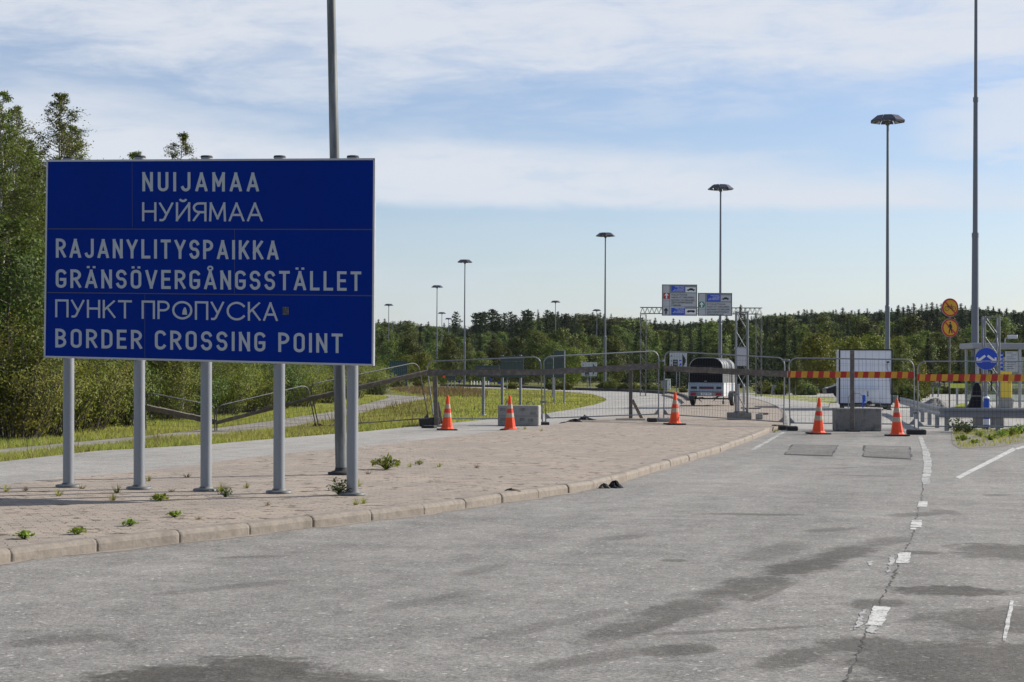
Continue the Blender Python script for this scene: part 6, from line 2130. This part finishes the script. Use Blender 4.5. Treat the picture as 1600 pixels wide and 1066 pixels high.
while x < 1720:                                   # middle wood on the rising ground
    pr = rgt.choice([FD1, FD2, FD2, FD3, SP3, SP1])
    Y = rgt.uniform(370, 430)
    far(pr, x, Y, curve(x, mid_top) + rgt.uniform(-6, 9))
    x += rgt.uniform(11, 17)
for yy, dt, st in ((520, 4, 10.5), (615, 0, 9.0)):       # far ridge
    x = 545
    while x < 1720:
        pr = rgt.choice([SP1, SP2, SP3, SP1, SP3, SP3, FD2]) if x > 1000 else rgt.choice([FD2, SP3, SP1, SP3, FD1])
        far(pr, x, yy + rgt.uniform(-22, 22), curve(x, ridge_top) + dt + 3.5 * math.sin(x * .021 + yy) + abs(rgt.gauss(0, 5.0)), wide=1.75)
        x += rgt.uniform(st * .7, st * 1.5)
x = 545
while x < 1720:                                   # fuller dark crowns between the spires of the ridge
    far(FD4, x, 560 + rgt.uniform(-25, 25), curve(x, ridge_top) + 6 + 3 * math.sin(x * .02) + abs(rgt.gauss(0, 3)), wide=1.25)
    x += rgt.uniform(6.5, 10.5)
for (x, t) in ((712, 484), (744, 487), (751, 486), (758, 485), (770, 481), (778, 487), (788, 486), (797, 484), (804, 489), (818, 482), (826, 482), (855, 481), (862, 484), (884, 488)):
    far(rgt.choice([PI1, PI2]), x, 470 + rgt.uniform(-20, 20), t, wide=1.15)
for (x, t) in ((825, 481), (840, 482), (872, 485), (1157, 474), (1164, 480)): far(SP2, x, 460, t)
for (pr, x, Y, t, lb) in ((SP3, 1157, 205, 476, 'tall dark spruce whose pointed top rises over the gantry beside the right lane sign'), (SP3, 1226, 190, 492, 'broad dark spruce right of the gantry leg, behind the fence'),
                          (SP3, 1095, 200, 520, 'dark spruce below the two lane signs'), (SP1, 1062, 198, 525, 'dark spruce below the left lane sign'), (SP3, 1128, 192, 535, 'dense dark spruce behind the hood of the car trailer'), (SP1, 1195, 195, 515, 'dark spruce behind the right gantry leg'),
                          (SP3, 1080, 185, 548, 'low dense spruce behind the tarpaulin hood'), (SP3, 1258, 200, 545, 'low dark spruce behind the left end of the striped board'), (SP1, 1010, 215, 535, 'dark spruce left of the left gantry leg'),
                          (FY1, 1275, 150, 515, 'yellow green tree left of the white box trailer'), (FD3, 1243, 128, 553, 'small light green birch left of the first striped board post'), (FY1, 1330, 160, 520, 'broad yellowish tree behind the white box trailer'), (FY1, 1365, 165, 518, 'yellowish tree just left of the mast behind the box trailer'),
                          (FD2, 1405, 104, 522, 'young green tree right beside the box trailer'), (FY1, 1428, 112, 560, 'bushy tree right of the box trailer, behind the fence joint'), (SP3, 1450, 190, 520, 'dark spruce between box trailer and prohibition signs'), (SP3, 1500, 185, 540, 'dark spruce between prohibition signs and thick mast'),
                          (SP3, 1545, 195, 545, 'dark spruce behind the glass shelter'), (FD2, 1510, 150, 570, 'green tree with light leaves left of the thick mast'), (FY1, 660, 205, 547, 'yellowing tree above the teal ribbed screen'), (FY1, 636, 215, 552, 'low yellowing tree behind the teal ribbed screen'), (FY1, 690, 212, 556, 'low yellowing tree behind the cluster of masts'),
                          (FD1, 700, 200, 522, 'round green tree behind the cluster of masts'), (FD1, 640, 235, 518, 'broad green tree right of the blue sign'), (FY1, 893, 190, 540, 'light green tree between the sign backs and the arrow board')):
    far(pr, x, Y, t, lb, own=True)
for (pr, x, Y, t, lb) in ((SH1, 800, 168, 596, None), (SH1, 865, 166, 591, 'broad yellow green bush behind the dark sign backs'), (SH1, 885, 164, 594, None), (SH2, 945, 160, 594, 'dark green bush between arrow board and mast'), (SH1, 958, 158, 592, 'bright yellow green bush right of the loop road mast'),
                          (SH2, 975, 155, 597, None), (SH1, 990, 155, 596, None), (SH2, 1012, 152, 597, None), (SH1, 1028, 150, 600, None), (SH1, 1068, 150, 604, None), (SH1, 1195, 138, 594, 'bush behind the leaning stone post'), (SH1, 1220, 136, 596, None), (SH2, 1250, 134, 590, None), (SH2, 1268, 134, 601, None),
                          (SH2, 620, 190, 588, None), (SH2, 590, 190, 586, None), (SH1, 655, 190, 592, None), (SH2, 560, 180, 584, None), (SH2, 1420, 100, 598, None), (SH2, 1436, 120, 600, None)):
    far(pr, x, Y, t, lb, own=bool(lb))
# clipped hedge line along the far road, dark behind the shelter
for k, x in enumerate(range(1290, 1710, 17)):
    far(SH2, x, 146 + (k % 3), 598 + (k % 4), 'dark low bush in the row behind the far road on the right', 1.1, True)['group'] = 'row of bushes behind the far road'


# ------------------------------------------------------------------ grass
def in_poly(P_, poly):
    x, y = P_[:, 0], P_[:, 1]; inside = np.zeros(len(P_), bool)
    n = len(poly); j = n - 1
    for i in range(n):
        xi, yi = poly[i]; xj, yj = poly[j]
        cnd = ((yi > y) != (yj > y)) & (x < (xj - xi) * (y - yi) / (yj - yi + 1e-12) + xi)
        inside ^= cnd; j = i
    return inside


def grass(name, polys, n, hmin, hmax, w, mat, seed, label, z=-.03, cat='grass', ypow=1.0, patch=0.0):
    rng = np.random.default_rng(seed)
    pts = []
    for px_poly, share in polys:
        poly = [(P(*q).x, P(*q).y) for q in px_poly]
        a = np.array(poly); lo, hi = a.min(0), a.max(0)
        need = int(n * share); got = []; tot = 0
        while tot < need:
            u = rng.uniform(0, 1, (need * 3, 2)); u[:, 1] **= ypow
            q = lo + u * (hi - lo)
            if patch > 0:
                v = np.sin(q[:, 0] * 1.7 + 1.3 * np.sin(q[:, 1] * .9)) * np.sin(q[:, 1] * 1.1 + np.sin(q[:, 0] * 2.3))
                q = q[v + rng.normal(0, .35, len(q)) > patch - .5]
            q = q[in_poly(q, poly)]
            got.append(q); tot += len(q)
            if len(q) == 0: break
        pts.append(np.concatenate(got)[:need])
    C = np.concatenate(pts); n = len(C)
    dist = np.maximum(C[:, 1] / 45, .8)
    hgt = rng.uniform(hmin, hmax, n) * (1 + .25 * np.sin(C[:, 0] * 1.3) * np.sin(C[:, 1] * .8))
    ang = rng.uniform(0, 2 * np.pi, n); ww = w * dist * rng.uniform(.7, 1.3, n)
    bx = np.stack([np.cos(ang) * ww, np.sin(ang) * ww, np.zeros(n)], 1)
    base = np.stack([C[:, 0], C[:, 1], np.full(n, z)], 1)
    ln = rng.normal(0, .38, (n, 2)) * hgt[:, None]
    tip = base + np.stack([ln[:, 0], ln[:, 1], hgt], 1)
    V = np.stack([base - bx, base + bx, tip], 1).reshape(-1, 3)
    o = np_mesh(name, V, np.arange(3 * n).reshape(-1, 3), mat)
    tag(o, label, cat, kind='stuff')
    return o


left_verge = [(-150, 738), (0, 721), (150, 704), (315, 694.8), (427, 685), (560, 674.5), (644, 666), (672, 663), (674, 624), (620, 635), (562, 648), (520, 659), (426, 673), (340, 680.5), (239, 687), (94, 702), (0, 710.5), (-150, 723)]
bank = [(-150, 710), (0, 700), (239, 678), (340, 667), (426, 655.6), (520, 642), (562, 632), (588, 626), (575, 612), (540, 615), (500, 622), (400, 640), (200, 662), (0, 684), (-150, 692)]
mound = [(672, 663), (718, 659), (855, 645), (898, 638.4), (931, 631.5), (944, 627.2), (947, 624.6), (940, 621.2), (925, 617), (870, 611.6), (785, 608.4), (684, 606.4), (610, 611.5), (640, 618), (676, 621)]
fork = [(606, 621), (590, 618), (562, 615.5), (562, 631), (588, 625.5)]
strip = [(1170, 616.5), (1232, 618), (1300, 622), (1309, 626), (1306, 631), (1270, 628.5), (1232, 624.5), (1180, 618.5)]
strip2 = [(1494, 632), (1512, 631), (1512, 637), (1492, 638)]
verge_r = [(1489, 671), (1560, 672), (1660, 668), (1760, 670), (1760, 676), (1640, 683), (1600, 690), (1560, 697), (1500, 700.5), (1490, 690)]
grass('verge_grass', [(left_verge, .42), (bank, .38), (fork, .04), (mound, .16)], 180000, .05, .16, .010, grass_leaf, 1, 'green grass along the gravel path and on the grass mound inside the loop')
grass('verge_grass', [(mound, .8), (strip, .15), (strip2, .05)], 80000, .03, .08, .012, grass_leaf, 2, 'short green grass on the grass mound and strips beyond the barrier', ypow=1.3)
weeds_dry = [(610, 609), (660, 607), (720, 608), (760, 613), (762, 622), (700, 622), (676, 620), (640, 616)]
grass('dry_weeds', [(weeds_dry, .7), (left_verge, .12)], 5000, .18, .5, .011, dry_leaf, 3, 'tall dry brown weeds at the far end of the grass mound', patch=.25)
grass('dry_grass', [(left_verge, .6), (mound, .4)], 22000, .06, .18, .009, dry_leaf, 4, 'dry yellow grass mixed into the verge', patch=.3)
grass('verge_grass', [(verge_r, 1.0)], 2600, .03, .13, .009, grass_leaf, 5, 'patchy grass and weeds on gravel at the right road edge', z=0, patch=.45)
sheet('gravel_verge', [P(*q)[:2] for q in [(1486, 672), (1560, 671), (1660, 666), (1780, 668), (1780, 678), (1640, 685), (1596, 692.5), (1560, 699), (1500, 702), (1488, 694)]], .006, M('weedy gravel', (.17, .155, .125), .95, 0, .5, 6, bump=.6, c2=(.12, .11, .08)))


# ------------------------------------------------------------------ weeds on the paving
def make_weed(name, seed, n, r, h, leaf, mat, asp=.5):
    rng = np.random.default_rng(seed)
    root = thing(name, (0, 0, 0), '', 'weed')
    C, N = [], []
    mb = MB()
    for i in range(n):
        a = rng.uniform(0, 6.28); rr = r * rng.uniform(.15, 1); e = np.array([math.cos(a) * rr, math.sin(a) * rr, h * rng.uniform(.35, 1) * (1 - .5 * rr / r)])
        C.append(e); N.append([0, 0, 1.0])
        if i % 2 == 0: mb.tube([(0, 0, -.004), tuple(e * [.5, .5, .7]), tuple(e)], [.004, .003, .002], 3, True, False)
    V, F = leaf_quads(rng, np.array(C), leaf, asp=asp, N=np.array(N))
    np_mesh('leaves', V, F, mat, root); mb.build('stalks', mat, root)
    return root


def make_tuft(name, seed, n, r, h, mat):
    rng = np.random.default_rng(seed)
    V = []
    for i in range(n):
        a = rng.uniform(0, 6.28); b = np.array([math.cos(a), math.sin(a), 0]) * r * rng.uniform(0, .4)
        t = b + np.array([math.cos(a) * r * rng.uniform(.2, 1), math.sin(a) * r * rng.uniform(.2, 1), h * rng.uniform(.4, 1)])
        s = np.array([-math.sin(a), math.cos(a), 0]) * .006
        V += [b - s, b + s, t]
    o = np_mesh(name, np.array(V), np.arange(3 * n).reshape(-1, 3), mat)
    return tag(o, '', 'grass tuft')


W1 = make_weed('weed_clump', 31, 170, .24, .26, .075, weed_leaf); W2 = make_weed('weed_clump', 32, 70, .13, .11, .06, weed_leaf, .7); W3 = make_weed('weed_clump', 33, 120, .20, .30, .06, weed_dark)
for p in (W1, W2, W3): K[p.name] = children(p)
for (pr, x, y, s, lb) in ((W1, 603, 733, 1.0, 'large bright green weed clump on the paving right of the last sign post'), (W2, 38, 841, .8, 'bright green weed near the kerb at the lower left corner of the island'), (W2, 121, 834, .7, 'low yellow green weed by the kerb below the first sign post'),
                          (W2, 203, 821, .7, 'small dark green weed by the kerb below the second sign post'), (W3, 531, 773, .85, 'dark green weed at the foot of the last sign post'), (W1, 655, 726, .32, 'small upright weed right of the large weed clump'),
                          (W2, 250, 782, .9, 'small weed between second and third sign post in the shadow'), (W3, 352, 776, .5, 'dark little weed right of the third sign post'), (W2, 273, 807, .7, 'small yellowish weed between kerb and third sign post')):
    p = P(x, y, KH); put(pr, K[pr.name], p.x, p.y, KH - .005, s, rgt.uniform(0, 6), lb)
TU1 = make_tuft('grass_tuft', 41, 38, .12, .17, grass_leaf); TU2 = make_tuft('grass_tuft', 42, 30, .14, .12, dry_leaf)
K[TU1.name] = []; K[TU2.name] = []
for k, (x, y, s) in enumerate(((128, 764, 1), (183, 770, 1.1), (232, 752, .8), (292, 746, 1), (345, 768, 1.2), (176, 782, .9), (40, 767, .9), (92, 775, 1), (10, 768, .9), (268, 769, .8), (385, 763, .8), (560, 760, 1), (575, 741, .9), (640, 730, .8), (686, 730, .9), (745, 731, .9), (820, 671, .9), (846, 674, .8), (418, 790, .7), (568, 787, .9), (556, 789, .8), (310, 812, .6), (1210, 676, 1.0), (1214, 674, .9))):
    pr = TU1 if k % 3 else TU2
    z = KH - .005 if k < 22 else 0
    p = P(x, y, z)
    put(pr, [], p.x, p.y, z, s * .72, rgt.uniform(0, 6), 'thin grass tuft growing from a joint of the brick paving' if k < 22 else 'grass tuft at the tip of the island kerb beside the rubber feet', 'grass tufts in the paving joints' if k < 22 else 'grass tufts at the kerb tip')
for k, (x, y, pr, s, lb) in enumerate(((1497, 676, W3, 1.7, 'dark bushy weed at the end of the guardrail bend'), (1512, 678, W3, 1.5, 'dark weed right of the guardrail bend, left of the bollard'), (1580, 682, W1, 1.1, 'light green leafy weed right of the blue bollard'), (1565, 684, W1, .9, 'light green weed just right of the blue bollard'), (1595, 678, W1, 1.2, 'tall light green weed at the right edge of the view'), (1532, 683, W1, .7, 'low green weed in front of the blue bollard'), (1504, 689, W2, 1.6, 'low spreading weed at the left end of the weedy gravel'), (1548, 688, W2, 1.5, 'low spreading weed below the bollard on the weedy gravel'), (1522, 694, W2, 1.2, 'small flat weed at the lower edge of the weedy gravel'))):
    p = P(x, y, 0); put(pr, K[pr.name], p.x, p.y, .005, s, k * 1.3, lb)

# ------------------------------------------------------------------ rubbish
def rags(px, py, z, sx, sy, h, seed, label, mat):
    rng = np.random.default_rng(seed)
    n, k = 22, 7
    V, F = [], []
    ph = rng.uniform(0, 6.28, 6)
    for j in range(k + 1):
        f = j / k
        for i in range(n):
            a = 2 * math.pi * i / n
            rr = (1 - f) * (1 + .22 * math.sin(2 * a + ph[0]) + .16 * math.sin(3 * a + ph[1]) + .08 * math.sin(7 * a + ph[2]))
            zz = h * (1 - (1 - f) ** 2) * (.6 + .35 * math.sin(a * 2 + ph[3] + 2 * f) + .2 * math.sin(5 * a + ph[4] + 5 * f)) if f > 0 else 0
            V.append((sx * rr * math.cos(a), sy * rr * math.sin(a), max(zz, 0) + rng.normal(0, h * .03) * (f > 0)))
    for j in range(k):
        for i in range(n): F.append((j * n + i, j * n + (i + 1) % n, (j + 1) * n + (i + 1) % n, (j + 1) * n + i))
    o = np_mesh('crumpled_rag', V, F, mat); p = P(px, py, z); o.location = (p.x, p.y, z - .003)
    return tag(o, label, 'rag', None)


rags(961, 762, 0, .13, .16, .10, 1, 'dark crumpled rag on the road close to the kerb, right piece', tarp)
rags(944, 763, 0, .08, .10, .07, 2, 'small brown crumpled piece on the road right against the kerb', M('brown rag', (.07, .06, .045), .9))
rags(914, 656, KH, .30, .25, .16, 3, 'black crumpled sheet under the fence on the island, rightmost of three', tarp)
rags(898, 659, KH, .26, .2, .09, 4, 'flat black crumpled sheet under the fence between two others', tarp)
rags(882, 661.5, KH - .05, .2, .2, .05, 5, 'thin black scrap under the fence, leftmost of three', tarp)
rags(800, 767, KH, .10, .10, .035, 6, 'flat brown scrap on the paving close to the kerb', M('leaf litter', (.09, .065, .04), .9))

# ------------------------------------------------------------------ the air between here and the ridge
hz = bpy.data.materials.new('thin haze'); hz.use_nodes = True
_t = NT(hz.node_tree)
_v = _t.n('ShaderNodeVolumePrincipled', {'Color': (.80, .88, 1.0, 1), 'Density': .00003, 'Anisotropy': .0})
_t.n('ShaderNodeOutputMaterial', {'Volume': _v.outputs[0]})
mb = MB(); mb.box((0, 400, 29), (1500, 1200, 61)); hzo = mb.build('haze', hz); hzo['kind'] = 'stuff'; tag(hzo, 'thin pale haze between the barrier and the wooded ridge', 'haze')
